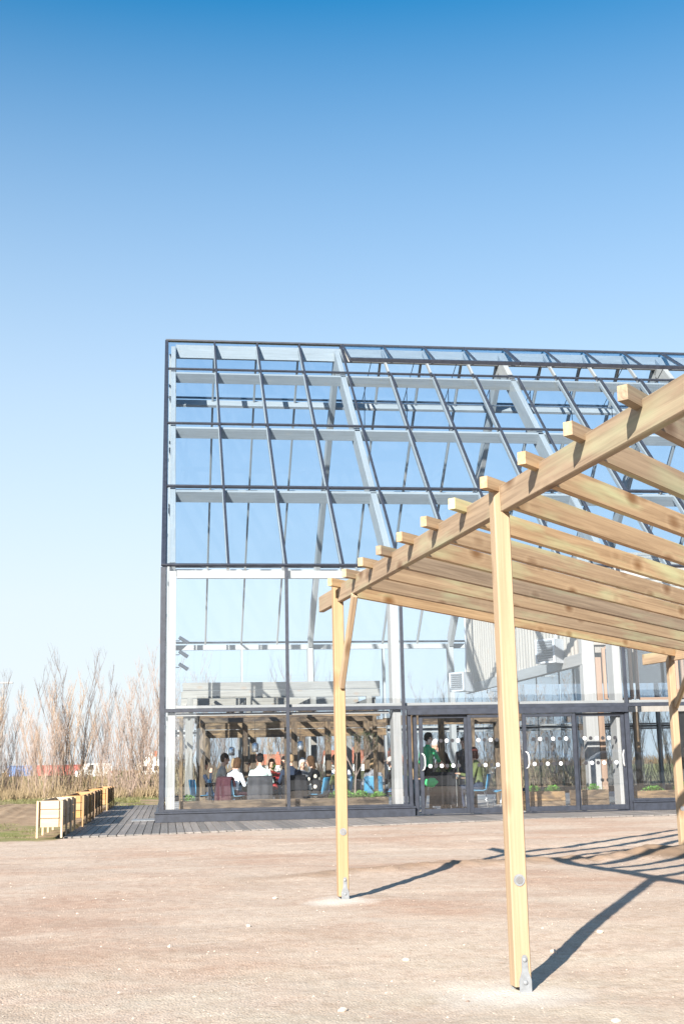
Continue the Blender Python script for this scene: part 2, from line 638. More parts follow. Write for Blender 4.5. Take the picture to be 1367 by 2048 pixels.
t = NT('ground_mat')
geo = t.n('NewGeometry')
pos = geo.outputs['Position']
sx = t.n('SeparateXYZ', None, Vector=pos)
PX, PY = sx.outputs[0], sx.outputs[1]
n1 = t.noise(pos, 0.35, 5, 0.6)
n2 = t.noise(pos, 1.6, 6, 0.65)
n3 = t.noise(pos, 14.0, 5, 0.7)
n4 = t.noise(pos, 60.0, 3, 0.6)
grav = t.ramp(n3, [(0.25, (0.311, 0.227, 0.171)), (0.5, (0.419, 0.329, 0.264)), (0.75, (0.489, 0.405, 0.335))])
red = t.ramp(n3, [(0.3, (0.295, 0.178, 0.124)), (0.7, (0.403, 0.274, 0.203))])
pale = t.ramp(n3, [(0.3, (0.357, 0.294, 0.223)), (0.7, (0.481, 0.420, 0.343))])
n5 = t.noise(t.n('Mapping', None, Vector=pos, Scale=(0.5, 1.4, 1.0)).outputs[0], 0.8, 5, 0.6, 0.8)
# red patches in the middle distance on the right, paler dusty sand at the front
mred = t.math('MULTIPLY', t.maprange(n1, 0.45, 0.62), t.maprange(t.math('ADD', PY, t.math('MULTIPLY', n2, 3.0)), -20.5, -17.5))
c = t.mix(t.math('MULTIPLY', mred, 0.7), grav, red)
mp = t.math('MULTIPLY', t.maprange(n2, 0.38, 0.62), t.maprange(t.math('ADD', PY, t.math('MULTIPLY', n1, 4.0)), -15.5, -18.5))
c = t.mix(t.math('MULTIPLY', mp, 0.8), c, pale)
speck = t.n('TexVoronoi', None, Vector=pos, Scale=26.0)
spk = t.math('MULTIPLY', t.maprange(speck.outputs['Distance'], 0.12, 0.24, 1, 0), t.maprange(t.noise(pos, 3.0, 2), 0.45, 0.7))
c = t.mix(t.math('MULTIPLY', spk, 0.45), c, (0.497, 0.444, 0.383))
c = t.mix(t.maprange(n4, 0.60, 0.74, 0, 0.45), c, (0.171, 0.131, 0.103))
c = t.mix(t.maprange(n5, 0.50, 0.68, 0, 0.5), c, (0.472, 0.400, 0.329))
c = t.mix(t.maprange(n5, 0.46, 0.32, 0, 0.35), c, (0.294, 0.214, 0.160))
vg = t.n('TexVoronoi', None, Vector=pos, Scale=75.0)
vs_ = t.n('SeparateXYZ', None, Vector=vg.outputs['Color'])
c = t.mix(0.11, c, t.mix(1.0, c, t.ramp(vs_.outputs[0], [(0.0, (0.437, 0.427, 0.419)), (0.6, (1.0, 0.98, 0.97)), (1.0, (1.6, 1.6, 1.6))]), 'MULTIPLY'))
vg2 = t.n('TexVoronoi', None, Vector=pos, Scale=24.0)
vs2 = t.n('SeparateXYZ', None, Vector=vg2.outputs['Color'])
c = t.mix(t.math('MULTIPLY', t.maprange(vg2.outputs['Distance'], 0.30, 0.22), t.maprange(vs2.outputs[1], 0.72, 0.80, 0, 0.55)), c, t.mix(1.0, c, t.ramp(vs2.outputs[0], [(0.0, (0.485, 0.466, 0.449)), (1.0, (1.5, 1.48, 1.45))]), 'MULTIPLY'))
# white cement dust round the posts' feet
for q, r0 in ((P2, 0.55), (P1, 0.42)):
    ds = t.n('VectorMath', {'operation': 'DISTANCE'}, _0=pos, _1=(q.x - 0.1, q.y - 0.12, q.z))
    dn = t.math('ADD', ds.outputs['Value'], t.math('MULTIPLY', t.math('SUBTRACT', n2, 0.5), 1.1))
    c = t.mix(t.maprange(dn, r0 * 0.2, r0 * 0.9, 0.75, 0), c, (0.543, 0.511, 0.463))
# dark spoil
ds = t.n('VectorMath', {'operation': 'DISTANCE'}, _0=pos, _1=(6.15, -11.6, 0.0))
c = t.mix(t.maprange(t.math('ADD', ds.outputs['Value'], t.math('MULTIPLY', n3, 0.3)), 0.8, 1.15, 0.9, 0), c, (0.17, 0.115, 0.075))
# brown spoil along the filled trench
rl = t.math('SUBTRACT', PY, t.math('ADD', t.math('MULTIPLY', PX, 0.4464), -14.29))
rm = t.math('MULTIPLY', t.maprange(t.math('ADD', t.math('ABSOLUTE', rl), t.math('MULTIPLY', t.math('SUBTRACT', n2, 0.5), 0.9)), 0.40, 0.12), t.math('MULTIPLY', t.maprange(PX, 0.2, 1.6), t.maprange(PX, 6.4, 5.6)))
c = t.mix(t.math('MULTIPLY', rm, 0.8), c, (0.25, 0.17, 0.115))
# turf and bare earth
wob = t.math('MULTIPLY', t.math('SUBTRACT', n2, 0.5), 1.2)
g1 = t.math('MULTIPLY', t.maprange(t.math('ADD', PY, wob), -5.75, -5.35), t.maprange(t.math('ADD', PX, t.math('MULTIPLY', wob, 0.15)), -1.75, -1.85))
g2 = t.maprange(PY, 16.0, 17.5)
gm = t.math('MAXIMUM', g1, g2)
earth = t.ramp(n2, [(0.3, (0.20, 0.135, 0.085)), (0.7, (0.36, 0.265, 0.18))])
turf = t.ramp(n3, [(0.3, (0.10, 0.13, 0.03)), (0.7, (0.22, 0.205, 0.085))])
far_t = t.ramp(n1, [(0.3, (0.16, 0.16, 0.05)), (0.7, (0.30, 0.25, 0.12))])
band = t.math('MAXIMUM', t.maprange(PY, 1.5, -0.5), t.math('MULTIPLY', t.maprange(PY, 16, 19), t.maprange(PY, 30, 24)))
tf = t.math('MULTIPLY', t.maprange(t.noise(pos, 0.9, 4), 0.42, 0.6), band)
gc = t.mix(tf, earth, turf)
gc = t.mix(t.maprange(PY, 30, 45), gc, far_t)
c = t.mix(gm, c, gc)
t.set(t.b, 'Base Color', c)
t.set(t.b, 'Roughness', 0.95)
t.set(t.b, 'Specular IOR Level', 0.15)
hh = t.math('ADD', t.math('MULTIPLY', n3, 0.7), t.math('SUBTRACT', t.math('MULTIPLY', n4, 0.45), t.math('MULTIPLY', vg.outputs['Distance'], 0.5)))
t.bump(hh, 0.30, 0.03)
ground = b.build('ground', 'ground_mat', None, True)
tag(ground, kind='structure')

# boardwalk: every board an object
deck = bpy.data.objects.new('boardwalk', None)
col.objects.link(deck)
tag(deck, kind='structure')
BW = 0.145
x = -1.74
while x < 13.6:
    e = edge_y(x)
    jig = rnd.uniform(-0.02, 0.02)
    if x < -0.36:
        segs = [(e + jig, -0.5 + jig * 0.3), (-0.49 + jig * 0.3, 4.3), (4.308, 9.0), (9.008, 13.6)]
    else:
        segs = [(e + jig, -0.02)]
    for a, c_ in segs:
        piece('deck_board', (x + BW / 2, a, -0.014 + rnd.uniform(-0.002, 0.002)), (x + BW / 2, c_, -0.014 + rnd.uniform(-0.002, 0.002)), BW - 0.011, 0.028, 'deck_board', deck, c=0.003)
    x += BW
b = MB()
b.bb((-1.76, -4.6, -0.10), (-0.3, 13.6, -0.06)); b.bb((-0.3, -2.4, -0.10), (13.6, -0.02, -0.06))
b.build('joists', 'gasket', deck)
b = MB()
b.bb((-0.78, 1.0, 0.001), (-0.24, 2.1, 0.012))
tag(b.build('floor_hatch', 'galvanised', None), 'pale metal hatch lying flush in the boardwalk beside the glasshouse corner', 'hatch')
b = MB()
b.bb((0.0, 0.0, -0.09), (XR, DEP, 0.005))
tag(b.build('floor', 'floor_concrete'), kind='structure')

# ------------------------------------------------------------------ greenhouse
gh = thing('greenhouse', 'tall glasshouse with pitched glazed roof, dark caps and pale timber frames', 'greenhouse')
sl = Vector((0, GY, GZ)).normalized()               # up the front slope
nf = Vector((0, -GZ, GY)).normalized()              # outward normal of the front slope
slb = Vector((0, -GY, GZ)).normalized()             # up the back slope
nb = Vector((0, GZ, GY)).normalized()
XL = -0.145


def fr(x, t, off=0.0):
    return Vector((x, GY * t, EAVE + GZ * t)) + nf * off


def bk(x, t, off=0.0):
    return Vector((x, DEP - GY * t, EAVE + GZ * t)) + nb * off


TV = ROWS[3]
for k in range(NB + 1):
    x = k * GX
    xx = XL if k == 0 else x
    wd = 0.10 if k == 0 else 0.052
    top = 1.0 if k <= 4 else TV
    piece('glazing_cap', fr(xx, -0.002, 0.03), fr(xx, top, 0.03), wd, 0.06, 'anthracite', gh, nf)
    piece('glazing_cap', bk(xx, -0.002, 0.03), bk(xx, 1.0, 0.03), wd, 0.06, 'anthracite', gh, nb)
    if k > 0 and k % 4:
        piece('rafter', fr(x - 0.012, 0.0, -0.095), fr(x - 0.012, 0.995, -0.095), 0.055, 0.11, 'glulam', gh, nf)
        piece('rafter', bk(x - 0.012, 0.0, -0.095), bk(x - 0.012, 0.995, -0.095), 0.055, 0.11, 'glulam', gh, nb)
for r, tt in enumerate(ROWS[:4]):
    for f_, n_ in ((fr, nf), (bk, nb)):
        piece('transom_cap', f_(XL - 0.03, tt, 0.024), f_(XR + 0.1, tt, 0.024), 0.052, 0.058, 'anthracite', gh, n_)
        if r:
            piece('purlin', f_(0.12, tt - 0.006, -0.21), f_(XR, tt - 0.006, -0.21), 0.09, 0.30, 'glulam', gh, n_)
piece('ridge_cap', (XL - 0.03, GY, RIDGE + 0.035), (XR + 0.1, GY, RIDGE + 0.035), 0.16, 0.05, 'anthracite', gh)
piece('ridge_beam', (0.12, GY, RIDGE - 0.30), (XR, GY, RIDGE - 0.30), 0.12, 0.40, 'glulam', gh)
# main frames: rafters and columns
for i in range(5):
    x = 0.05 if i == 0 else 5 * i - 0.13
    fwd_ = 0.13 if i == 0 else 0.15
    for f_, n_, s_, yc in ((fr, nf, sl, 0.28), (bk, nb, slb, DEP - 0.28)):
        piece('main_rafter', f_(x, 0.02, -0.29), f_(x, 0.985, -0.29), fwd_, 0.46, 'glulam', gh, n_)
        sgn = 1 if yc < 5 else -1
        piece('column', (x, yc, 0.0), (x, yc, EAVE - 0.10), fwd_ + 0.03, 0.40, 'glulam', gh, (0, 1, 0))
# panes of both slopes
for f_, s_, gm_ in ((fr, sl, 'glass_roof'), (bk, slb, 'glass_far')):
    L = Vector((0, GY, GZ)).length
    for r in range(4):
        for k in range(NB):
            if f_ is fr and r == 3 and k >= 4:
                continue
            x0 = XL if k == 0 else k * GX
            x1 = (k + 1) * GX
            t0, t1 = ROWS[r], ROWS[r + 1]
            cn = f_((x0 + x1) / 2, (t0 + t1) / 2, 0.0)
            pane('pane', cn, (1, 0, 0) if f_ is fr else (-1, 0, 0), s_, x1 - x0 - 0.03, (t1 - t0) * L - 0.03, 0.022, gm_, gh)
# opened ridge vents
VL = (1 - TV) * Vector((0, GY, GZ)).length
va = R(31.5)
vd = Vector((0, math.cos(va), math.sin(va)))          # up the open flap
vn = Vector((0, -math.sin(va), math.cos(va)))
H0 = Vector((0, GY - 0.03, RIDGE + 0.03))
x0 = 5.03
while x0 < XR - 0.1:
    x1 = min(x0 + 4.985, XR)
    v = bpy.data.objects.new('roof_vent', None)
    col.objects.link(v)
    v.parent = gh
    low = H0 - vd * VL
    piece('bottom_rail', low + Vector((x0, 0, 0)), low + Vector((x1, 0, 0)), 0.09, 0.11, 'anthracite', v, vn)
    piece('top_rail', H0 + Vector((x0, 0, 0)), H0 + Vector((x1, 0, 0)), 0.07, 0.07, 'anthracite', v, vn)
    n_ = max(1, round((x1 - x0) / GX))
    for k in range(n_ + 1):
        xx = x0 + 0.02 + (x1 - x0 - 0.04) * k / n_
        piece('stile', low + Vector((xx, 0, 0)) + vd * 0.05, H0 + Vector((xx, 0, 0)) - vd * 0.04, 0.05, 0.07, 'anthracite', v, vn)
        if k < n_:
            xm = x0 + 0.02 + (x1 - x0 - 0.04) * (k + 0.5) / n_
            pane('pane', (low + H0) / 2 + Vector((xm, 0, 0)), (1, 0, 0), vd, (x1 - x0) / n_ - 0.05, VL - 0.12, 0.022, 'glass_roof', v)
    for k in range(n_):
        xm = x0 + (x1 - x0) * (k + 0.5) / n_
        b = MB()
        b.tube([low + Vector((xm, 0.06, -0.04)), Vector((xm, GY + 0.25, RIDGE - 1.65))], 0.012, 6)
        b.build('opener_rod', 'anthracite', v)
    x0 += 5.0
b = MB()
b.tube([(5.0, GY + 0.25, RIDGE - 1.68), (XR, GY + 0.25, RIDGE - 1.68)], 0.022, 8)
b.build('opener_shaft', 'steel', gh)
for k in range(4, NB):
    b = MB()
    b.tube([(k * GX + 0.62, GY - 0.55, RIDGE - 1.15), (k * GX + 0.55, GY - 0.75, RIDGE - 2.75)], 0.012, 6)
    b.build('hanging_rod', 'anthracite', gh)

# front and back walls
for Y, sg, gm_ in ((0.0, -1, 'glass_wall'), (DEP, 1, 'glass_far')):
    yo = Y + sg * 0.012
    for k in range(0, NB + 1, 2):
        x = XL if k == 0 else k * GX
        wd = 0.11 if k == 0 else 0.07
        lo = 0.2 if not (Y == 0 and 4 < k < 8) else TRANS
        piece('mullion', (x, yo, lo), (x, yo, EAVE - 0.03), wd, 0.075, 'anthracite', gh, (0, 1, 0))
    piece('transom', (XL - 0.04, yo - sg * 0.004, TRANS), (XR + 0.1, yo - sg * 0.004, TRANS), 0.078, 0.075, 'anthracite', gh)
    # pale timber rails behind the glass
    piece('timber_rail', (0.14, Y - sg * 0.14, EAVE - 0.17), (XR, Y - sg * 0.14, EAVE - 0.17), 0.10, 0.17, 'glulam', gh)
    piece('timber_rail', (0.14, Y - sg * 0.12, TRANS + 0.075), (XR, Y - sg * 0.12, TRANS + 0.075), 0.09, 0.06, 'glulam', gh)
    piece('timber_rail', (0.14, Y - sg * 0.12, TRANS - 0.085), (XR if Y else 4.7, Y - sg * 0.12, TRANS - 0.085), 0.09, 0.06, 'glulam', gh)
    for k in range(0, NB, 2):
        x0 = XL if k == 0 else k * GX
        x1 = (k + 2) * GX
        pane('pane', ((x0 + x1) / 2, Y, (TRANS + EAVE) / 2), (1, 0, 0), (0, 0, 1), x1 - x0 - 0.05, EAVE - TRANS - 0.06, 0.022, gm_, gh)
        if Y == 0 and k in (4, 6):
            continue
        pane('pane', ((x0 + x1) / 2, Y, (0.22 + TRANS) / 2), (1, 0, 0), (0, 0, 1), x1 - x0 - 0.05, TRANS - 0.22 - 0.05, 0.022, gm_, gh)
    if Y:
        for k in range(1, NB // 2):
            if k % 2:
                piece('stud', (k * 2.5, Y - 0.17, 0), (k * 2.5, Y - 0.17, EAVE - 0.26), 0.07, 0.14, 'glulam', gh, (0, 1, 0))
for a, c_ in ((XL - 0.13, 5.17), (9.99, XR + 0.2)):
    piece('plinth', (a, -0.055, 0.085), (c_, -0.055, 0.085), 0.15, 0.17, 'anthracite', gh)
    piece('sill', (a - 0.012, -0.06, 0.19), (c_ + 0.006, -0.06, 0.19), 0.19, 0.036, 'anthracite', gh)
    piece('base_frame', (max(a, XL - 0.05), -0.012, 0.233), (c_ - 0.01, -0.012, 0.233), 0.07, 0.05, 'anthracite', gh)
piece('plinth', (XL - 0.13, DEP + 0.05, 0.10), (XR + 0.2, DEP + 0.05, 0.10), 0.15, 0.2, 'anthracite', gh)
# left gable wall
piece('plinth', (XL - 0.055, 0.0, 0.085), (XL - 0.055, DEP, 0.085), 0.15, 0.168, 'anthracite', gh)
for i, y in enumerate([2.13, 4.26, 6.39, 8.526, 10.66, 12.79, 14.92]):
    zt = EAVE + GZ * (y / GY if y <= GY else (DEP - y) / GY) - 0.1
    mid = abs(y - 8.526) < 0.1
    piece('gable_post', (0.03, y, 0), (0.03, y, zt - (0.3 if mid else 0.2)), 0.09 if not mid else 0.16, 0.17 if not mid else 0.21, 'glulam', gh, (1, 0, 0))
    piece('glazing_cap', (XL, y, 0.2), (XL, y, zt + 0.06), 0.052, 0.05, 'anthracite', gh, (1, 0, 0))
for z in (TRANS, EAVE, 7.66, 9.86, 12.1):
    ins = 0.0 if z <= EAVE else (z - EAVE) / GZ * GY
    piece('transom_cap', (XL + 0.004, ins + 0.02, z), (XL + 0.004, DEP - ins - 0.02, z), 0.05, 0.06, 'anthracite', gh)
ys = [0.03, 2.13, 4.26, 6.39, 8.526, 10.66, 12.79, 14.92, DEP - 0.03]
for i in range(8):
    a, c_ = ys[i] + 0.02, ys[i + 1] - 0.02
    za = EAVE + GZ * (min(a, DEP - a) / GY)
    zb = EAVE + GZ * (min(c_, DEP - c_) / GY)
    b = MB()
    b.prism([(a, 0.2), (c_, 0.2), (c_, zb - 0.05), (a, za - 0.05)], XL - 0.008, XL + 0.012, ax='x')
    b.build('gable_pane', 'glass_far', gh)

# sliding doors between the second and fourth frames
piece('door_header', (5.06, -0.045, TRANS - 0.10), (10.0, -0.045, TRANS - 0.10), 0.15, 0.125, 'anthracite', gh)
for x in (5.11, 5.24, 9.97):
    piece('door_jamb', (x, 0.02 if x != 5.24 else 0.06, 0.0), (x, 0.02 if x != 5.24 else 0.06, TRANS - 0.165), 0.075, 0.14, 'anthracite', gh, (0, 1, 0))
piece('door_track', (5.17, -0.01, 0.012), (9.99, -0.01, 0.012), 0.16, 0.02, 'anthracite', gh)
ZT = TRANS - 0.17
leaves = [(5.33, 6.40, 0.03, 'l'), (6.38, 7.52, -0.045, None), (7.60, 8.80, -0.045, 'l'), (8.78, 9.93, 0.03, 'r')]
for li, (a, c_, y, hd) in enumerate(leaves):
    d = bpy.data.objects.new('sliding_door', None)
    col.objects.link(d)
    d.parent = gh
    piece('stile', (a + 0.04, y, 0.03), (a + 0.04, y, ZT), 0.08, 0.06, 'anthracite', d, (0, 1, 0))
    piece('stile', (c_ - 0.04, y, 0.03), (c_ - 0.04, y, ZT), 0.08, 0.06, 'anthracite', d, (0, 1, 0))
    piece('rail', (a + 0.08, y, 0.085), (c_ - 0.08, y, 0.085), 0.056, 0.11, 'anthracite', d)
    piece('rail', (a + 0.08, y, ZT - 0.035), (c_ - 0.08, y, ZT - 0.035), 0.056, 0.07, 'anthracite', d)
    pane('pane', ((a + c_) / 2, y, (0.14 + ZT - 0.07) / 2), (1, 0, 0), (0, 0, 1), c_ - a - 0.165, ZT - 0.07 - 0.145, 0.022, 'glass_wall', d)
    nd = 6
    for row, z in enumerate((1.565, 1.035)):
        for k in range(nd):
            xx = a + 0.16 + (c_ - a - 0.32) * (k + 0.5) / nd
            b = MB()
            b.prism([(xx + 0.042 * math.cos(i * math.pi / 8), z + 0.042 * math.sin(i * math.pi / 8)) for i in range(16)], y - 0.016, y - 0.0125, ax='y')
            b.build('safety_dot', 'dot_white' if (k + row + li) % 2 else 'dot_black', d)
    if hd:
        xx = a + 0.045 if hd == 'l' else c_ - 0.045
        s_ = 1 if hd == 'l' else 1
        pts = [(xx, y - 0.03, 0.94), (xx + 0.03, y - 0.08, 0.97), (xx + 0.05, y - 0.10, 1.04), (xx + 0.05, y - 0.10, 1.20), (xx + 0.03, y - 0.08, 1.27), (xx, y - 0.03, 1.30)]
        if hd == 'r':
            pts = [(2 * xx - q[0], q[1], q[2]) for q in pts]
        b = MB()
        b.tube(pts, 0.017, 8)
        b.build('handle', 'white_enamel', d, True)

# ------------------------------------------------------------------ timber pergola in front
pg = thing('pergola', 'unroofed skewed pergola of raw sawn timber standing on the gravel', 'pergola')
T1, T2, T3 = Vector((1.436, -16.098, 2.615)), Vector((1.77, -20.304, 2.558)), Vector((6.468, -11.168, 2.48))
bd = (T2 - T1).normalized()
jd = (T3 - T1).normalized()
bh = Vector((bd.x, bd.y, 0)).normalized()
ex = Vector((-bh.y, bh.x, 0))                      # east, across the beam
PS = 0.088
BH, BT = 0.145, 0.05


def bpt(s, z=0.0, T=T1):
    return T + bd * s + Vector((0, 0, z))


def post(T, gz, label=None):
    rot = Matrix((ex, -bh, Vector((0, 0, 1)))).transposed()
    zb, zt = gz + 0.025, T.z - BH
    o = bpy.data.objects.new('post', None)
    b = MB()
    h = PS / 2
    c = 0.006
    poly = [(-h + c, -h), (h - c, -h), (h, -h + c), (h, h - c), (h - c, h), (-h + c, h), (-h, h - c), (-h, -h + c)]
    b.prism(poly, zb, zt)
    q = -h + PS - BT - 0.002
    b.prism([(-h + c, -h), (q, -h), (q, h), (-h + c, h), (-h, h - c), (-h, -h + c)], zt, T.z - 0.004)
    b.v = [tuple(rot @ Vector(v)) for v in b.v]
    ob = b.build('post', 'post_up', pg, loc=(T.x, T.y, 0))
    # galvanised shoe on the face towards the camera, and a round metal tag
    def face(poly, z0, th, nm, mt, sgn=-1, off=0.0):
        bb_ = MB()
        bb_.prism([(x_, y_ + z0) for x_, y_ in poly], sgn * (h + off), sgn * (h + off + th), ax='y')
        bb_.v = [tuple(rot @ Vector(v)) for v in bb_.v]
        return bb_.build(nm, mt, ob)
    shoe = [(-0.031, -0.045), (0.031, -0.045), (0.033, 0.055), (0.017, 0.10), (0.015, 0.165), (0.008, 0.178), (-0.008, 0.178), (-0.015, 0.165), (-0.017, 0.10), (-0.033, 0.055)]
    sh = face([(x_ + 0.008, y_) for x_, y_ in shoe], gz, 0.006, 'post_shoe', 'galvanised')
    face([(x_, y_) for x_, y_ in shoe], gz, 0.006, 'post_shoe', 'galvanised', 1)
    circ = lambda r, n=14: [(r * math.cos(i * 2 * math.pi / n), r * math.sin(i * 2 * math.pi / n)) for i in range(n)]
    for z in (0.045, 0.155):
        bb_ = MB()
        bb_.ell((0.008, -h - 0.006, gz + z), (0.0125, 0.009, 0.0125), None, 10, 6)
        bb_.v = [tuple(rot @ Vector(v)) for v in bb_.v]
        bb_.build('bolt', 'galvanised', sh, True)
    tg = face(circ(0.03), gz + 0.545, 0.006, 'metal_tag', 'galvanised')
    bb_ = MB()
    bb_.prism([(x_, y_ + gz + 0.545) for x_, y_ in circ(0.019)], -(h + 0.0065), -(h + 0.009), ax='y')
    bb_.v = [tuple(rot @ Vector(v)) for v in bb_.v]
    bb_.build('tag_boss', 'steel', tg)
    return ob


wood('post_up', (0.25, 0.158, 0.078), (0.335, 0.228, 0.125), knot=(0.17, 0.085, 0.035), kn=0.7, vary=0.06, rough=0.6, axis=2)
BL = (T2 - T1).length
beam_off = ex * (PS / 2 - BT / 2)
T5 = T1 + bd * 2 * BL
T4 = T3 + bd * BL
T6 = T3 + bd * 2 * BL
for T, gz in ((T1, hgt(T1.x, T1.y)), (T2, hgt(T2.x, T2.y)), (T3, hgt(T3.x, T3.y) - 0.05), (T4, hgt(T4.x, T4.y)), (T5, hgt(T5.x, T5.y)), (T6, hgt(T6.x, T6.y))):
    post(T, gz)
for T in (T1, T3):
    piece('beam', T - bd * 0.80 + beam_off + Vector((0, 0, -BH / 2)), T + bd * (2 * BL + 0.3) + beam_off + Vector((0, 0, -BH / 2)), BT, BH, 'treated_timber', pg)
JW = (T3 - T1).length
for k in range(14):
    s0 = 0.13 + 0.585 * k
    o0 = bpt(s0) + Vector((0, 0, rnd.uniform(-0.004, 0.004)))
    L0, L1 = -0.15 - rnd.uniform(0, 0.02), JW + 0.17
    top_, tail, bot = 0.032, -0.034, -0.094
    b = MB()
    b.prism([(L0, tail), (0.055, tail), (0.055, bot), (JW - 0.03, bot), (JW - 0.03, tail), (L1, tail), (L1, top_ - 0.004), (L1 - 0.004, top_), (L0 + 0.004, top_), (L0, top_ - 0.004)], -0.023, 0.023, ax='y')
    o = b.build('joist', 'treated_timber', pg)
    zz = Vector((0, 0, 1)); zz = (zz - jd * zz.dot(jd)).normalized()
    m = Matrix((jd, zz.cross(jd), zz)).transposed().to_4x4()
    m.translation = o0
    o.matrix_basis = m
for T, sg in ((T1, 1), (T3, 1)):
    e0 = T + bd * (0.05 * sg) + Vector((0, 0, 1.74 - T.z))
    e1 = T + bd * (0.62 * sg) + Vector((0, 0, -BH - 0.005))
    piece('brace', e0 + ex * 0.01, e1 + ex * 0.01, 0.045, 0.07, 'treated_timber', pg, bh)
    bb_ = MB()
    for q, f_ in ((e0, 0.10), (e1, -0.10)):
        d = (e1 - e0).normalized()
        bb_.ell(q + d * f_ + bh * 0.036 + ex * 0.012, (0.008, 0.008, 0.008), None, 8, 5)
    bb_.build('screw', 'galvanised', pg)

# ------------------------------------------------------------------ raised planters along the boardwalk
def planter(y0, y1, mat, label, dx=0.0):
    t_ = thing('raised_planter', label, 'planter', (-1.955 + dx, y0, 0.0), 0, 'raised wooden planters along the boardwalk')
    W_, H_, L_ = 0.36, 0.60, y1 - y0
    zs = [(0.17, 0.308), (0.316, 0.454), (0.462, 0.60)]
    for z0, z1 in zs:
        for xx in (-W_ / 2 + 0.014, W_ / 2 - 0.014):
            piece('side_board', (xx, 0.03, (z0 + z1) / 2), (xx, L_ - 0.03, (z0 + z1) / 2), 0.024, z1 - z0, mat, t_)
        for yy in (0.014, L_ - 0.014):
            piece('end_board', (-W_ / 2 + 0.03, yy, (z0 + z1) / 2), (W_ / 2 - 0.03, yy, (z0 + z1) / 2), 0.024, z1 - z0, mat, t_)
    for yy in [0.0, L_ / 3, 2 * L_ / 3, L_]:
        for sx_ in (-1, 1):
            piece('leg', (sx_ * (W_ / 2 + 0.018), yy + (0.012 if yy == 0 else (-0.012 if yy == L_ else 0)), -0.005), (sx_ * (W_ / 2 + 0.018), yy + (0.012 if yy == 0 else (-0.012 if yy == L_ else 0)), H_), 0.06, 0.036, mat, t_, (1, 0, 0))
    b_ = MB()
    b_.bb((-W_ / 2 + 0.03, 0.03, 0.2), (W_ / 2 - 0.03, L_ - 0.03, 0.46))
    b_.build('soil', 'soil', t_)


planter(-5.0, -2.0, 'planter_pine', 'pale pine raised planter at the gravel edge, nearest of the row')
planter(-1.0, 2.6, 'planter_honey', 'honey coloured raised planter, second along the boardwalk row', 0.09)
planter(3.9, 7.4, 'planter_honey', 'honey coloured raised planter, third along the boardwalk row', 0.03)
planter(8.8, 12.9, 'planter_honey', 'honey coloured raised planter at the far end of the boardwalk row', 0.10)


# ------------------------------------------------------------------ bare willow bushes
def willow(seed, H_, ns, spread, mat, twigs=12):
    r = random.Random(seed)
    b_ = MB()
    for i in range(ns):
        a = r.uniform(0, 6.283)
        rad = spread * 0.35 * math.sqrt(r.random())
        lean = r.uniform(0.04, 0.34)
        la = a + r.uniform(-0.8, 0.8)
        h = H_ * r.uniform(0.55, 1.0)
        p = Vector((rad * math.cos(a), rad * math.sin(a), -0.05))
        pts, rr = [p.copy()], [r.uniform(0.011, 0.023)]
        d = Vector((math.cos(la) * lean, math.sin(la) * lean, 1))
        n = 6
        for k in range(n):
            d = (d + Vector((r.uniform(-0.09, 0.09), r.uniform(-0.09, 0.09), 0.03))).normalized()
            p = p + d * h / n
            pts.append(p.copy())
            rr.append(rr[0] * (1 - (k + 1) / n) + 0.0035)
        b_.tube(pts, rr, 3, 0, False)
        for k in range(twigs):
            f = r.uniform(0.22, 0.98)
            j = min(int(f * n), n - 1)
            q = pts[j].lerp(pts[j + 1], f * n - j)
            ta = r.uniform(0, 6.283)
            td = Vector((math.cos(ta) * 0.45, math.sin(ta) * 0.45, 1)).normalized()
            L_ = h * r.uniform(0.10, 0.26) * (1.25 - f * 0.6)
            q2 = q + td * L_ * 0.5
            q3 = q2 + (td + Vector((0, 0, 0.35))).normalized() * L_ * 0.5
            b_.tube([q, q2, q3], [0.0075, 0.0055, 0.003], 3, 0, False)
            for m in range(2):
                g = r.uniform(0.3, 0.9)
                s_ = q.lerp(q3, g)
                ta = r.uniform(0, 6.283)
                b_.tube([s_, s_ + Vector((math.cos(ta) * 0.4, math.sin(ta) * 0.4, 1)) * L_ * 0.42], [0.005, 0.0025], 3, 0, False)
    return b_.mesh('willow_stems', mat)


def scrub(seed, H_, n, spread, mat):
    r = random.Random(seed)
    b_ = MB()
    for i in range(n):
        x_, y_ = r.gauss(0, spread * 0.4), r.gauss(0, spread * 0.3)
        h = H_ * r.uniform(0.3, 1.0)
        d = Vector((r.uniform(-0.4, 0.4), r.uniform(-0.4, 0.4), 1))
        p = Vector((x_, y_, -0.05))
        b_.tube([p, p + d * h * 0.55, p + d * h + Vector((r.uniform(-0.1, 0.1), r.uniform(-0.1, 0.1), 0))], [0.011, 0.008, 0.003], 3, 0, False)
    return b_.mesh('undergrowth', mat)


WV = [willow(1, 5.7, 16, 2.2, 'bark_willow', 22), willow(2, 5.0, 17, 2.4, 'bark_golden', 22), willow(3, 6.0, 14, 2.0, 'bark_grey', 24), willow(4, 4.3, 18, 2.4, 'bark_willow', 20)]
SV = [scrub(5, 1.9, 260, 2.4, 'bark_golden'), scrub(6, 1.6, 260, 2.4, 'dry_blade'), scrub(7, 2.1, 240, 2.2, 'bark_willow')]
spots = []
xw = -9.2
i = 0
while xw < 26:
    spots.append((xw + rnd.uniform(-0.35, 0.35), 26.5 + 3.2 * rnd.random() + (2.5 if i % 3 == 0 else 0), i))
    xw += 0.95 if xw < 1 else 1.55
    i += 1
nleft = sum(1 for q in spots if q[0] < 0.2)
ORD = ['first', 'second', 'third', 'fourth', 'fifth', 'sixth', 'seventh', 'eighth', 'ninth', 'tenth', 'eleventh', 'twelfth', 'thirteenth', 'fourteenth', 'fifteenth', 'sixteenth', 'seventeenth', 'eighteenth', 'nineteenth']
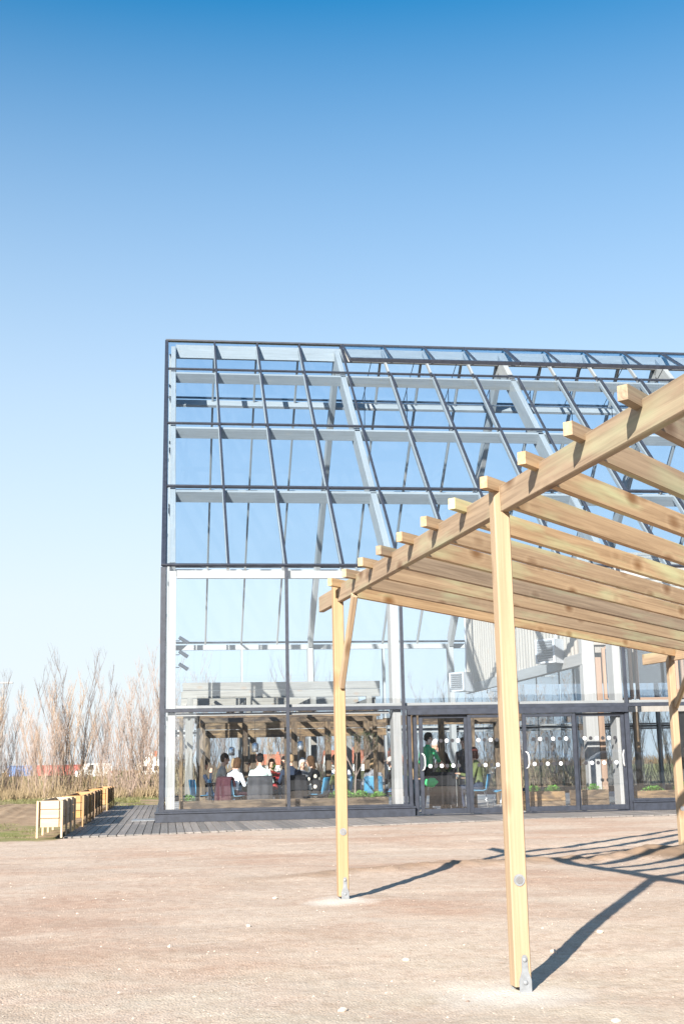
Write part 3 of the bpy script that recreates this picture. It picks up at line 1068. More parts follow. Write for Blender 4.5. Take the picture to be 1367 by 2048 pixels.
for n_, (x, y, i) in enumerate(spots):
    if x < 0.2:
        ordn = ['first', 'second', 'third', 'fourth', 'fifth', 'sixth', 'seventh', 'eighth', 'ninth', 'tenth', 'eleventh', 'twelfth']
        lab = 'bare reddish willow bush left of the glasshouse, %s from the left edge of the thicket' % ordn[min(n_, 11)]
        grp = 'willow bushes left of the glasshouse'
    else:
        lab = 'bare willow bush seen through the glass, %s from the left behind the building' % ORD[n_ - nleft]
        grp = 'willow bushes behind the glasshouse'
    th = thing('willow_bush', lab, 'bush', (x, y, -0.03), rnd.uniform(0, 6.28), grp)
    s_ = rnd.uniform(0.76, 1.08) * (1.0 if x < 0.2 else 0.95)
    th.scale = (s_, s_, s_)
    for nm, me in (('stems', WV[i % 4]), ('undergrowth', SV[i % 3])):
        o = bpy.data.objects.new(nm, me)
        col.objects.link(o)
        o.parent = th

# dry grass and turf tufts
def blades(area, n, h, mat, name, seed, wdt=0.006):
    r = random.Random(seed)
    b_ = MB()
    for i_ in range(n):
        x_, y_ = r.uniform(area[0], area[1]), r.uniform(area[2], area[3])
        if noise.noise((x_ * 0.9, y_ * 0.6, seed)) < -0.05:
            continue
        z_ = hgt(x_, y_) - 0.01
        for q in range(3):
            a = r.uniform(0, 6.283)
            hh_ = h * r.uniform(0.4, 1.0)
            d = Vector((math.cos(a), math.sin(a), 0))
            e = Vector((-d.y, d.x, 0)) * wdt
            p = Vector((x_ + r.uniform(-0.03, 0.03), y_ + r.uniform(-0.03, 0.03), z_))
            b_.add([p - e, p + e, p + d * hh_ * 0.5 + Vector((0, 0, hh_))], [(0, 1, 2)])
    return tag(b_.build(name, mat), kind='stuff')


tag(blades((-6, -2.25, -5.5, 1.5), 2600, 0.06, 'grass_blade', 'turf_grass', 3), 'short green and brown turf beside the planters', 'grass')
tag(blades((-9.5, 0.1, 15, 25.5), 5200, 0.13, 'grass_blade', 'meadow_grass', 4, 0.012), 'green grass strip in front of the willow thicket', 'grass')
tag(blades((-11, 1.5, 24.5, 31), 6500, 0.55, 'dry_blade', 'dry_grass', 5, 0.012), 'tall dry straw coloured grass at the foot of the willows', 'grass')

# loose gravel on the forecourt
r = random.Random(21)
oct_v = [Vector(q) for q in ((1, 0, 0), (-1, 0, 0), (0, 1, 0), (0, -1, 0), (0, 0, 1), (0, 0, -1))]
oct_f = [(0, 2, 4), (2, 1, 4), (1, 3, 4), (3, 0, 4), (2, 0, 5), (1, 2, 5), (3, 1, 5), (0, 3, 5)]
b = MB()
for i in range(6500):
    y = -22.9 + 18.5 * r.random() ** 1.9
    d = y + 26.8
    x = -0.02 + d * math.tan(R(r.uniform(-9, 25)))
    if y > edge_y(x) - 0.1:
        continue
    cl = noise.noise((x * 0.8, y * 0.8, 31.0))
    if cl < -0.1 and r.random() < 0.7:
        continue
    u = r.random()
    s_ = 0.0020 + 0.0032 * u + (0.006 * r.random() if r.random() < 0.10 else 0) + (0.014 * r.random() if r.random() < 0.012 else 0)
    z = hgt(x, y)
    b.add([(x + q.x * s_ * r.uniform(0.7, 1.4), y + q.y * s_ * r.uniform(0.7, 1.4), z + q.z * s_ * r.uniform(0.5, 0.9)) for q in oct_v], oct_f, 0 if r.random() < 0.62 else 1)
tag(b.build('gravel', ['stone', 'stone_dark']), 'small loose stones scattered over the forecourt', 'gravel', kind='stuff')


def rock_mesh(seed):
    r_ = random.Random(seed)
    b_ = MB()
    b_.ell((0, 0, 0), (1, 0.8, 0.55), None, 9, 6)
    b_.v = [tuple(Vector(v) * (1 + 0.28 * noise.noise(Vector(v) * 1.6 + Vector((seed * 7, 0, 0))))) for v in b_.v]
    return b_.mesh('stone', 'stone')


RV = [rock_mesh(i) for i in range(4)]
stones = [(1.37, -19.28, 0.030, 'pale rounded stone on the gravel just left of the nearer post'),
          (2.28, -19.2, 0.034, 'whitish stone on the gravel right of the nearer post'),
          (2.78, -18.6, 0.030, 'flat pale stone on the sand beside the thick post shadow'),
          (0.80, -20.7, 0.030, 'biggest pale stone in the sandy front, left of the nearer post'),
          (0.55, -17.7, 0.026, 'lone whitish stone in the middle of the open gravel'),
          (1.95, -21.2, 0.026, 'small pale stone in front of the nearer post foot'),
          (2.5, -20.9, 0.030, 'pale stone at the front right, below the thick post shadow'),
          (0.9, -15.7, 0.030, 'pale stone left of the farther post foot')]
for i, (x, y, s_, lab) in enumerate(stones):
    o = bpy.data.objects.new('stone', RV[i % 4])
    col.objects.link(o)
    o.location = (x, y, hgt(x, y) + s_ * 0.2)
    o.rotation_euler.z = i * 1.3
    s_ *= 0.8
    o.scale = (s_, s_, s_)
    tag(o, lab, 'stone', 'loose stones on the forecourt')

# ------------------------------------------------------------------ timber kiosk inside the glasshouse
kx, ky = 9.76, 2.0
kk = thing('timber_kiosk', 'slatted wooden kiosk with brown framed windows inside the glasshouse behind the doors', 'kiosk', (0, 0, 0))
b = MB()
n = 170
pts = []
for i in range(n + 1):
    y = ky + 0.02 + 12.0 * i / n
    q = i % 4
    pts.append((kx + (0.0 if q < 2 else 0.035), y))
vs = [(x, y, z) for z in (3.62, 6.0) for x, y in pts]
fs = [(i, n + 1 + i, n + 2 + i, i + 1) for i in range(n)]
b.add(vs, fs)
tag(b.build('slatted_cladding', 'hut_cladding', kk), kind='stuff')
b = MB()
b.bb((kx + 0.05, ky + 0.1, 3.62), (19.9, 13.9, 5.9))
b.build('upper_wall', 'hut_cladding', kk)
piece('eaves_beam', (kx + 0.02, ky, 3.47), (kx + 0.02, 14, 3.47), 0.12, 0.28, 'glulam', kk)
piece('corner_post', (kx + 0.12, ky + 0.1, 0), (kx + 0.12, ky + 0.1, 6.0), 0.30, 0.24, 'glulam', kk, (0, 1, 0))
piece('brown_post', (kx + 0.36, ky + 0.08, 0), (kx + 0.36, ky + 0.08, 3.5), 0.14, 0.16, 'brown_frame', kk, (0, 1, 0))
for i in range(1, 7):
    y = ky + 2.0 * i
    piece('side_post', (kx + 0.02, y, 0), (kx + 0.02, y, 3.33), 0.10, 0.12, 'glulam', kk)
    pane('pane', (kx + 0.02, y - 1.0, 1.7), (0, 1, 0), (0, 0, 1), 1.86, 3.2, 0.02, 'glass_hut', kk)
# front with windows
for a, c_ in ((10.25, 10.9), (11.05, 12.05), (12.2, 13.2), (13.4, 14.6)):
    z0, z1 = 2.50, 3.72
    wv = bpy.data.objects.new('window', None)
    col.objects.link(wv)
    wv.parent = kk
    for q in (a, c_):
        piece('frame', (q, ky - 0.02, z0), (q, ky - 0.02, z1), 0.07, 0.08, 'brown_frame', wv, (0, 1, 0))
    for z in (z0, z1):
        piece('frame', (a + 0.035, ky - 0.02, z), (c_ - 0.035, ky - 0.02, z), 0.076, 0.07, 'brown_frame', wv)
    pane('pane', ((a + c_) / 2, ky - 0.01, (z0 + z1) / 2), (1, 0, 0), (0, 0, 1), c_ - a - 0.07, z1 - z0 - 0.07, 0.02, 'glass_hut', wv)
b = MB()
for i in range(30):
    z = 3.80 + i * 0.075
    b.bb((kx + 0.27, ky + 0.005, z), (19.9, ky + 0.04, z + 0.066))
tag(b.build('front_boards', 'hut_cladding', kk), kind='stuff')
b = MB()
b.bb((10.2, ky + 0.06, 2.2), (19.9, ky + 0.10, 2.44))
b.build('spandrel', 'hut_cladding', kk)
for i in range(5):
    piece('front_post', (11.0 + 1.3 * i, ky + 0.1, 0), (11.0 + 1.3 * i, ky + 0.1, 2.2), 0.12, 0.12, 'burnt_timber', kk, (0, 1, 0))
b = MB()
b.bb((13.2, 5.0, 0.0), (19.9, 5.1, 3.4))
b.build('inner_wall', 'tabletop_dark', kk)


# ------------------------------------------------------------------ white fan heaters
def heater(loc, rz, label):
    t_ = thing('fan_heater', label, 'heater', loc, rz, 'white fan heaters')
    b_ = MB()
    b_.bb((-0.28, 0.0, -0.30), (0.28, 0.42, 0.30))
    b_.build('housing', 'white_enamel', t_)
    for xx in (-0.265, 0.265):
        piece('side_frame', (xx, -0.03, -0.30), (xx, -0.03, 0.30), 0.05, 0.07, 'white_enamel', t_, (0, 1, 0))
    for z in (-0.278, 0.278):
        piece('top_frame', (-0.24, -0.03, z), (0.24, -0.03, z), 0.068, 0.045, 'white_enamel', t_)
    rot = (0, math.sin(R(35)), math.cos(R(35)))
    for i_ in range(8):
        z = -0.22 + i_ * 0.063
        piece('louvre', (-0.235, -0.03, z), (0.235, -0.03, z), 0.075, 0.008, 'white_enamel', t_, rot, 0.001)
    b_ = MB()
    b_.bb((-0.24, -0.006, -0.255), (0.24, -0.002, 0.255))
    b_.build('dark_core', 'cloth_charcoal', t_)
    b_ = MB()
    b_.tube([(0.1, 0.3, 0.28), (0.1, 0.36, 0.9), (0.1, 0.36, 2.6)], 0.03, 8)
    b_.tube([(0.0, 0.42, 0.1), (0.05, 0.55, -0.1), (0.2, 0.55, -0.35), (0.3, 0.45, -0.2)], 0.015, 6)
    b_.build('pipe', 'white_enamel', t_)


heater((9.30, 3.45, 3.78), R(-52), 'white louvred fan heater on the kiosk wall, nearer and higher one')
heater((9.0, 12.0, 3.6), R(-52), 'white louvred fan heater farther back beside the pale column')
for z, w_ in ((4.59, 0), (4.2, 1), (3.85, 2)):
    t_ = thing('spotlight', ['black spotlight on the gable column, highest of three', 'black spotlight on the gable column, middle of three', 'black spotlight on the gable column, lowest of three'][w_], 'spotlight', (0.15, 8.4, z), 0, 'spotlights on the gable column')
    b_ = MB()
    b_.tube([(0.0, 0, 0), (0.12, 0, 0.0), (0.14, 0, 0.06)], 0.015, 6)
    b_.build('arm', 'anthracite', t_)
    b_ = MB()
    b_.tube([(0.12, 0, 0.10), (0.36, -0.02, -0.06)], [0.05, 0.055], 10)
    b_.build('lamp_head', 'anthracite', t_)

# ------------------------------------------------------------------ charred timber pergola indoors
ip = thing('indoor_pergola', 'low charred timber pergola over the dining tables behind the glass', 'pergola')
for X in (0.27, 0.64, 2.57, 4.55):
    piece('post', (X, 1.15, 0.0), (X, 1.15, 2.16), 0.085, 0.10, 'burnt_timber', ip, (0, 1, 0))
piece('beam', (0.17, 1.15, 2.215), (4.68, 1.15, 2.215), 0.08, 0.11, 'burnt_timber', ip)
for X in (0.78, 1.78, 2.95, 3.75, 4.68):
    piece('post', (X, 3.2, 0), (X, 3.2, 2.12), 0.13, 0.13, 'burnt_timber', ip, (0, 1, 0))
piece('beam', (0.6, 3.2, 2.205), (4.85, 3.2, 2.205), 0.10, 0.17, 'burnt_timber', ip)
for X in (0.95, 2.1, 3.35, 4.0, 4.75, 5.35):
    piece('post', (X, 5.2, 0), (X, 5.2, 1.83), 0.15, 0.15, 'burnt_timber', ip, (0, 1, 0))
for z in (1.92, 2.13):
    piece('beam', (0.8, 5.2, z), (5.5, 5.2, z), 0.14, 0.195, 'burnt_timber', ip)
for X in (0.5, 1.4, 2.3, 3.2, 4.1, 4.6):
    piece('rafter', (X, 0.95, 2.345), (X, 5.5, 2.345), 0.06, 0.13, 'burnt_timber', ip)
ip2 = thing('indoor_pergola', 'high timber pergola frame, coloured pale for glass glare, deeper inside the glasshouse', 'pergola')
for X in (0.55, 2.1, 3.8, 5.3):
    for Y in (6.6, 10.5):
        piece('post', (X, Y, 0), (X, Y, 2.9), 0.15, 0.15, 'glare_paled_timber', ip2, (0, 1, 0))
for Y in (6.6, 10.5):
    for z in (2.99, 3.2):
        piece('beam', (0.35, Y, z), (5.6, Y, z), 0.12, 0.20, 'glare_paled_timber', ip2)
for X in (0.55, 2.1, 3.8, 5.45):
    piece('rafter', (X, 6.7, 2.8), (X, 10.4, 2.8), 0.10, 0.17, 'glare_paled_timber', ip2)
ip3 = thing('indoor_pergola', 'charred timber trellis between the door area and the kiosk', 'pergola')
for X, Y in ((6.0, 4.6), (6.55, 3.4), (7.5, 4.2), (7.75, 2.2), (8.6, 6.0)):
    piece('post', (X, Y, 0), (X, Y, 2.3), 0.13, 0.13, 'burnt_timber', ip3, (0, 1, 0))
for a, c_ in (((5.6, 4.6), (8.9, 4.6)), ((6.55, 3.4), (8.9, 6.4)), ((5.6, 6.2), (8.9, 6.2))):
    piece('beam', (a[0], a[1], 2.2), (c_[0], c_[1], 2.2), 0.10, 0.19, 'burnt_timber', ip3)


# ------------------------------------------------------------------ plants and planters indoors
def inbox(x0, x1, y0, y1, h, label):
    t_ = thing('planter_box', label, 'planter', ((x0 + x1) / 2, y0, 0.005), 0, 'charred planter boxes indoors')
    L_, D_ = (x1 - x0) / 2, y1 - y0
    nrow = 2
    for k_ in range(nrow):
        z = h * (k_ + 0.5) / nrow
        hh_ = h / nrow - 0.006
        for yy in (0.02, D_ - 0.02):
            piece('plank', (-L_, yy, z), (L_, yy, z), 0.035, hh_, 'burnt_timber', t_)
        for xx in (-L_ + 0.018, L_ - 0.018):
            piece('plank', (xx, 0.04, z), (xx, D_ - 0.04, z), 0.035, hh_, 'burnt_timber', t_)
    b_ = MB()
    b_.bb((-L_ + 0.036, 0.038, 0.02), (L_ - 0.036, D_ - 0.038, h - 0.05))
    b_.build('soil', 'soil', t_)


inbox(0.25, 2.48, 0.42, 0.85, 0.40, 'charred planter box behind the first window, nearly empty')
inbox(2.58, 4.70, 0.42, 0.85, 0.40, 'charred planter box behind the second window with tree and herbs')
inbox(7.95, 8.85, 1.1, 1.6, 0.42, 'small charred planter box of greens behind the third door leaf')
inbox(8.98, 9.75, 0.75, 1.2, 0.44, 'charred planter box at the pale column behind the last door leaf')
inbox(10.3, 12.3, 0.45, 0.9, 0.40, 'charred planter box behind the window right of the doors')


def herb(x, y, z, wdt, h, n, label, seed):
    r_ = random.Random(seed)
    b_ = MB()
    for i_ in range(n):
        px, py = r_.gauss(0, wdt * 0.4), r_.gauss(0, 0.09)
        hh_ = h * r_.uniform(0.25, 1.0) * math.exp(-(px / wdt) ** 2)
        a = r_.uniform(0, 6.283)
        d = Vector((math.cos(a), math.sin(a), 0))
        e = Vector((-d.y, d.x, 0))
        L_ = r_.uniform(0.02, 0.045)
        p = Vector((px, py, hh_))
        upb = Vector((0, 0, r_.uniform(-0.01, 0.03)))
        b_.add([p, p + d * L_ * 0.5 + e * L_ * 0.35 + upb, p + d * L_ + upb * 1.4, p + d * L_ * 0.5 - e * L_ * 0.35 + upb], [(0, 1, 2, 3)])
    for i_ in range(14):
        px, py = r_.gauss(0, wdt * 0.35), r_.gauss(0, 0.07)
        b_.tube([(px, py, -0.06), (px, py, h * 0.6)], [0.004, 0.002], 3, 0, False)
    tag(b_.build('herb_plant', 'herb_leaf', None, False, (x, y, z)), label, 'herb', 'herbs in the indoor planters')


herb(3.72, 0.62, 0.37, 0.28, 0.22, 900, 'bushy green herb at the foot of the indoor olive tree, left of its trunk', 1)
herb(4.12, 0.60, 0.37, 0.24, 0.16, 700, 'low green herb just right of the indoor olive trunk', 2)
herb(4.50, 0.60, 0.37, 0.20, 0.13, 500, 'small herb at the right end of the second window planter', 3)
herb(0.42, 0.62, 0.37, 0.16, 0.16, 350, 'lone grey-green herb in the corner of the first window planter', 4)
herb(8.2, 1.35, 0.39, 0.20, 0.15, 500, 'green herb in the left half of the small planter behind the doors', 5)
herb(8.65, 1.35, 0.39, 0.18, 0.15, 500, 'green herb in the right half of the small planter behind the doors', 6)
herb(9.45, 0.95, 0.41, 0.20, 0.14, 400, 'green herb by the pale column behind the last door leaf', 7)
herb(10.75, 0.65, 0.37, 0.25, 0.12, 450, 'dark green herb in the left of the planter right of the doors', 8)
herb(11.45, 0.65, 0.37, 0.22, 0.20, 600, 'bright green herb clump in the planter right of the doors', 9)

ot = thing('olive_tree', 'slender young olive tree in the planter behind the second window', 'tree', (4.0, 0.66, 0.33))
r_ = random.Random(5)
b = MB()
tips = []


def grow(p, d, L_, rad, dep):
    q = p + d * L_ * 0.5 + Vector((r_.uniform(-0.02, 0.02), r_.uniform(-0.02, 0.02), 0))
    e = q + (d + Vector((r_.uniform(-0.15, 0.15), r_.uniform(-0.15, 0.15), 0.1))).normalized() * L_ * 0.5
    b.tube([p, q, e], [rad, rad * 0.85, rad * 0.65], 6 if dep < 2 else 4, 0, False)
    tips.append((q, d)); tips.append((e, d))
    if dep < 4:
        for i_ in range(3 if dep else 4):
            a = r_.uniform(0, 6.283)
            nd = (d * 0.9 + Vector((math.cos(a), math.sin(a), 0.35)) * 0.62).normalized()
            grow(q.lerp(e, r_.uniform(0.3, 1.0)), nd, L_ * r_.uniform(0.55, 0.8), rad * 0.58, dep + 1)


grow(Vector((0, 0, -0.02)), Vector((0.03, 0, 1)), 0.72, 0.022, 0)
b.build('trunk', 'bark_grey', ot)
b = MB()
for p_, d_ in tips:
    if p_.z < 0.25:
        continue
    for i_ in range(5):
        a = r_.uniform(0, 6.283)
        d = (Vector((math.cos(a), math.sin(a), r_.uniform(-0.1, 0.9)))).normalized()
        e = d.cross(Vector((0, 0, 1))).normalized() * 0.006
        L_ = r_.uniform(0.03, 0.055)
        p = p_ + Vector((r_.uniform(-0.04, 0.04), r_.uniform(-0.04, 0.04), r_.uniform(-0.05, 0.05)))
        b.add([p, p + d * L_ * 0.5 + e, p + d * L_, p + d * L_ * 0.5 - e], [(0, 1, 2, 3)])
b.build('crown', 'olive_leaf', ot)


# ------------------------------------------------------------------ furniture
def table(x0, x1, y0, y1, label, mat='tabletop_dark'):
    t_ = thing('dining_table', label, 'table', ((x0 + x1) / 2, (y0 + y1) / 2, 0.005))
    L_, D_ = (x1 - x0) / 2, (y1 - y0) / 2
    piece('tabletop', (-L_, 0, 0.735), (L_, 0, 0.735), 2 * D_, 0.035, mat, t_)
    for sx_ in (-1, 1):
        for sy_ in (-1, 1):
            piece('leg', (sx_ * (L_ - 0.08), sy_ * (D_ - 0.07), 0), (sx_ * (L_ - 0.08), sy_ * (D_ - 0.07), 0.715), 0.05, 0.05, 'anthracite', t_, (0, 1, 0))
    return t_


table(0.85, 3.75, 2.25, 2.95, 'long dark dining table behind the first two windows')
table(1.3, 3.2, 3.75, 4.05, 'narrow dark table along the back of the charred pergola')
table(4.45, 5.45, 3.1, 3.8, 'dark dining table beside the second column')
table(5.75, 7.0, 2.75, 3.5, 'brown dining table set with flowers behind the first door leaf', 'brown_frame')


def chair_mesh():
    b_ = MB()
    prof = [(0.20, 0.425), (0.17, 0.445), (0.05, 0.44), (-0.10, 0.435), (-0.17, 0.455), (-0.205, 0.52), (-0.225, 0.62), (-0.245, 0.72), (-0.255, 0.80), (-0.258, 0.825)]
    nu = 9
    vs = []
    for layer in (0, 1):
        for j, (y, z) in enumerate(prof):
            for i_ in range(nu):
                u = -1 + 2 * i_ / (nu - 1)
                wd_ = 0.225 if j < 5 else 0.225 - 0.02 * (j - 4) / 5
                if j in (0, len(prof) - 1):
                    wd_ *= 0.86
                cv = u * u
                oy = 0.05 * cv * (1 if j > 4 else 0) - layer * (0.012 if j > 4 else 0)
                oz = 0.03 * cv * (1 if j <= 4 else 0) - layer * (0.012 if j <= 4 else 0)
                vs.append((u * wd_, y + oy, z + oz))
    m_ = len(prof)
    fs = []
    N_ = nu * m_
    for j in range(m_ - 1):
        for i_ in range(nu - 1):
            a = j * nu + i_
            fs.append((a, a + 1, a + nu + 1, a + nu))
            fs.append((N_ + a, N_ + a + nu, N_ + a + nu + 1, N_ + a + 1))
    bd_ = [i_ for i_ in range(nu)] + [j * nu + nu - 1 for j in range(1, m_)] + [(m_ - 1) * nu + i_ for i_ in range(nu - 2, -1, -1)] + [j * nu for j in range(m_ - 2, 0, -1)]
    for a, c_ in zip(bd_, bd_[1:] + bd_[:1]):
        fs.append((a, N_ + a, N_ + c_, c_))
    b_.add(vs, fs)
    return b_


chair_shell = chair_mesh()
SH = {m: chair_shell.mesh('shell', m, True) for m in ('chair_blue', 'chair_lightblue', 'cloth_charcoal')}
LEGS = []
for sx_, sy_ in ((-1, 1), (1, 1), (-1, -1), (1, -1)):
    b_ = MB()
    b_.tube([(sx_ * 0.15, sy_ * 0.12, 0.435), (sx_ * 0.21, sy_ * 0.21, 0.0)], [0.010, 0.009], 8)
    LEGS.append(b_.mesh('leg', 'steel', True))


def chair(x, y, rz, label, mat='chair_blue'):
    t_ = thing('shell_chair', label, 'chair', (x, y, 0.005), rz, 'shell chairs in the restaurant')
    for nm, me in [('shell', SH[mat])] + [('leg', l_) for l_ in LEGS]:
        o_ = bpy.data.objects.new(nm, me)
        col.objects.link(o_)
        o_.parent = t_
    return t_


def jacket(x, y, rz, mat, label, low=0.22, wd_=0.27, puff=0.0, seed=1, lining=None):
    path = [(-0.165, 0.66), (-0.20, 0.78), (-0.225, 0.848), (-0.262, 0.865), (-0.292, 0.84)]
    nb_ = 14
    for i_ in range(1, nb_ + 1):
        path.append((-0.30 - 0.02 * math.sin(i_ / nb_ * 3), 0.84 - (0.84 - low) * i_ / nb_))
    nu = 25
    vs, fs = [], []
    m_ = len(path)
    for layer in (0, 1):
        for j, (py, pz) in enumerate(path):
            for i_ in range(nu):
                u = -1 + 2 * i_ / (nu - 1)
                f = max(0, j - 4) / nb_
                rp = (0.006 + 0.022 * f) * math.sin(u * 8.5 + seed * 2 + 1.2 * math.sin(seed + f * 2)) + 0.03 * noise.noise((u * 2.2, f * 3, seed))
                pf = puff * abs(math.sin(f * math.pi * 6)) if j > 4 else 0
                off = 0 if layer == 0 else 0.028 + pf
                cur = -0.05 * u * u * (-1)
                ed = 1 - 0.10 * f * math.sin(seed + u)
                zz = pz + (0.05 * noise.noise((u * 3, 0, seed + 9)) if j == m_ - 1 else 0)
                if j < 3:
                    vs.append((u * wd_ * 0.9, py + cur + off * 0.9, zz))
                elif j == 3:
                    vs.append((u * wd_ * 0.94, py + cur, zz + off))
                else:
                    vs.append((u * wd_ * ed * (0.96 + 0.10 * f), py + cur + rp * -1 - off, zz))
    N_ = nu * m_
    for j in range(m_ - 1):
        for i_ in range(nu - 1):
            a = j * nu + i_
            fs.append((a, a + nu, a + nu + 1, a + 1))
            fs.append((N_ + a, N_ + a + 1, N_ + a + nu + 1, N_ + a + nu))
    bd_ = [i_ for i_ in range(nu)] + [j * nu + nu - 1 for j in range(1, m_)] + [(m_ - 1) * nu + i_ for i_ in range(nu - 2, -1, -1)] + [j * nu for j in range(m_ - 2, 0, -1)]
    for a, c_ in zip(bd_, bd_[1:] + bd_[:1]):
        fs.append((a, c_, N_ + c_, N_ + a))
    b_ = MB()
    b_.add(vs, fs)
    return tag(b_.build('jacket', mat, None, True, (x, y, 0.005), rz), label, 'jacket', 'jackets hung over chairs')


# ------------------------------------------------------------------ people
PEND = []


def cap(b_, segs, p0, p1, r0, r1, tg, flat=None):
    p0, p1 = Vector(p0), Vector(p1)
    d = p1 - p0
    pts, rad = [], []
    for f, g in ((-0.9, 0.35), (-0.5, 0.84), (0.0, 1.0)):
        pts.append(p0 + d.normalized() * r0 * f); rad.append(r0 * g)
    for f in (0.33, 0.66):
        pts.append(p0.lerp(p1, f)); rad.append(r0 + (r1 - r0) * f)
    for f, g in ((0.0, 1.0), (0.5, 0.84), (0.9, 0.35)):
        pts.append(p1 + d.normalized() * r1 * f); rad.append(r1 * g)
    b_.tube(pts, rad, 12)
    segs.append((p0, p1, r0, r1, tg))


def person(label, x, y, rz, seated=True, sc_=1.0, shirt='cloth_grey', trousers='cloth_denim', skin='skin', hair='hair_brown', style='short',
           lean=0.12, arms='table', turn=0.0, nod=0.1, sleeve=True, cap_=None):
    b_ = MB()
    S = []
    pz = 0.535 if seated else 0.93
    Rl = Matrix.Rotation(-lean, 3, 'X')
    base = Vector((0, 0, pz))
    tq = lambda v: base + Rl @ Vector(v)
    rings = [(-0.10, 0.12, 0.10), (-0.04, 0.165, 0.12), (0.04, 0.168, 0.12), (0.15, 0.15, 0.108), (0.26, 0.16, 0.112), (0.37, 0.185, 0.118), (0.44, 0.178, 0.105), (0.49, 0.125, 0.085), (0.53, 0.06, 0.058)]
    vs, fs = [], []
    n_ = 16
    for z, rx, ry in rings:
        for i_ in range(n_):
            a = 2 * math.pi * i_ / n_
            vs.append(tq((rx * math.cos(a), ry * math.sin(a), z)))
    for j in range(len(rings) - 1):
        for i_ in range(n_):
            i2 = (i_ + 1) % n_
            fs.append((j * n_ + i_, j * n_ + i2, (j + 1) * n_ + i2, (j + 1) * n_ + i_))
    fs += [tuple(range(n_ - 1, -1, -1)), tuple(range((len(rings) - 1) * n_, len(rings) * n_))]
    b_.add(vs, fs)
    S.append((tq((0, 0, 0.10)), tq((0, 0, 0.44)), 0.13, 0.13, 'shirt'))
    S.append((tq((-0.11, 0, 0.40)), tq((0.11, 0, 0.40)), 0.10, 0.10, 'shirt'))
    S.append((tq((-0.06, 0, -0.03)), tq((0.06, 0, -0.03)), 0.12, 0.12, 'trousers'))
    cap(b_, S, tq((0, 0, 0.50)), tq((0, 0.02, 0.60)), 0.056, 0.052, 'skin')
    # head
    Rh = Rl @ Matrix.Rotation(-turn, 3, 'Z') @ Matrix.Rotation(lean * 0.7 - nod, 3, 'X')
    hc = tq((0, 0.035, 0.715))
    hq = lambda v: hc + Rh @ Vector(v)
    b_.ell(hc + Rh @ Vector((0, -0.008, 0.018)), (0.074, 0.094, 0.102), Rh, 16, 12)
    b_.ell(hq((0, 0.025, -0.055)), (0.055, 0.062, 0.062), Rh, 12, 8)
    b_.ell(hq((0, 0.062, -0.095)), (0.026, 0.026, 0.022), Rh, 10, 6)
    b_.ell(hq((0, 0.095, -0.015)), (0.015, 0.022, 0.024), Rh, 8, 6)
    b_.ell(hq((0, 0.085, 0.03)), (0.045, 0.014, 0.012), Rh, 8, 6)
    for s_ in (-1, 1):
        b_.ell(hq((s_ * 0.077, -0.005, -0.005)), (0.011, 0.022, 0.032), Rh, 8, 6)
    S.append((hq((0, 0, 0.06)), hq((0, 0.02, -0.07)), 0.09, 0.07, 'skin'))
    # arms
    tops = {'table': [((0.27, 0.10, 0.20), (0.13, 0.36, 0.235)), ((-0.27, 0.10, 0.20), (-0.12, 0.36, 0.235))],
            'down': [((0.25, -0.02, 0.14), (0.25, 0.08, -0.10)), ((-0.25, -0.02, 0.14), (-0.25, 0.08, -0.10))],
            'reach': [((0.26, 0.12, 0.20), (0.20, 0.36, 0.12)), ((-0.26, 0.05, 0.16), (-0.20, 0.25, 0.02))],
            'chin': [((0.22, 0.16, 0.20), (0.08, 0.20, 0.52)), ((-0.27, 0.12, 0.19), (-0.06, 0.34, 0.23))]}[arms]
    for (el, hd), s_ in zip(tops, (1, -1)):
        sh = Vector((s_ * 0.178, 0, 0.43))
        E_, H_ = tq(el), tq(hd)
        if arms == 'table' and seated:
            H_.z = max(H_.z, 0.79); E_.z = max(E_.z, 0.72)
        cap(b_, S, tq(sh), E_, 0.056, 0.044, 'shirt')
        cap(b_, S, E_, H_, 0.042, 0.030, 'shirt' if sleeve else 'skin')
        d = (H_ - E_).normalized()
        side = d.cross(Vector((0, 0, 1)))
        if side.length < 0.1:
            side = Vector((1, 0, 0))
        side.normalize()
        pl = side.cross(d)
        pm = H_ + d * 0.055
        rotp = Matrix((side, d, pl)).transposed()
        b_.ell(pm, (0.040, 0.052, 0.017), rotp, 10, 8)
        S.append((H_ + d * 0.03, H_ + d * 0.16, 0.035, 0.03, 'skin'))
        for k_, (o_, L_) in enumerate(((-0.029, 0.062), (-0.010, 0.074), (0.010, 0.070), (0.028, 0.055))):
            f0 = pm + side * o_ + d * 0.038
            f1 = f0 + d * L_ * 0.55 - pl * 0.008
            f2 = f1 + d * L_ * 0.45 - pl * 0.022
            b_.tube([f0, f1, f2], [0.0105, 0.0098, 0.0085], 8)
        t0 = pm - side * s_ * 0.030 - d * 0.02
        b_.tube([t0, t0 - side * s_ * 0.028 + d * 0.03, t0 - side * s_ * 0.030 + d * 0.06], [0.0125, 0.0115, 0.0095], 8)
    # legs
    for s_ in (-1, 1):
        hip = Vector((s_ * 0.085, 0.0, pz - 0.03))
        if seated:
            kn = Vector((s_ * 0.11, 0.42, 0.50)); an = Vector((s_ * 0.11, 0.38 + 0.05 * s_, 0.09))
        else:
            kn = Vector((s_ * 0.10, 0.03, 0.50)); an = Vector((s_ * 0.11, -0.02, 0.09))
        cap(b_, S, hip, kn, 0.082, 0.056, 'trousers')
        cap(b_, S, kn, an, 0.054, 0.036, 'trousers')
        cap(b_, S, an + Vector((0, -0.03, -0.045)), an + Vector((s_ * 0.02, 0.15, -0.055)), 0.042, 0.034, 'shoe')
    eyes = [hq((s_ * 0.030, 0.082, 0.008)) for s_ in (-1, 1)]
    mouth = hq((0, 0.085, -0.058))
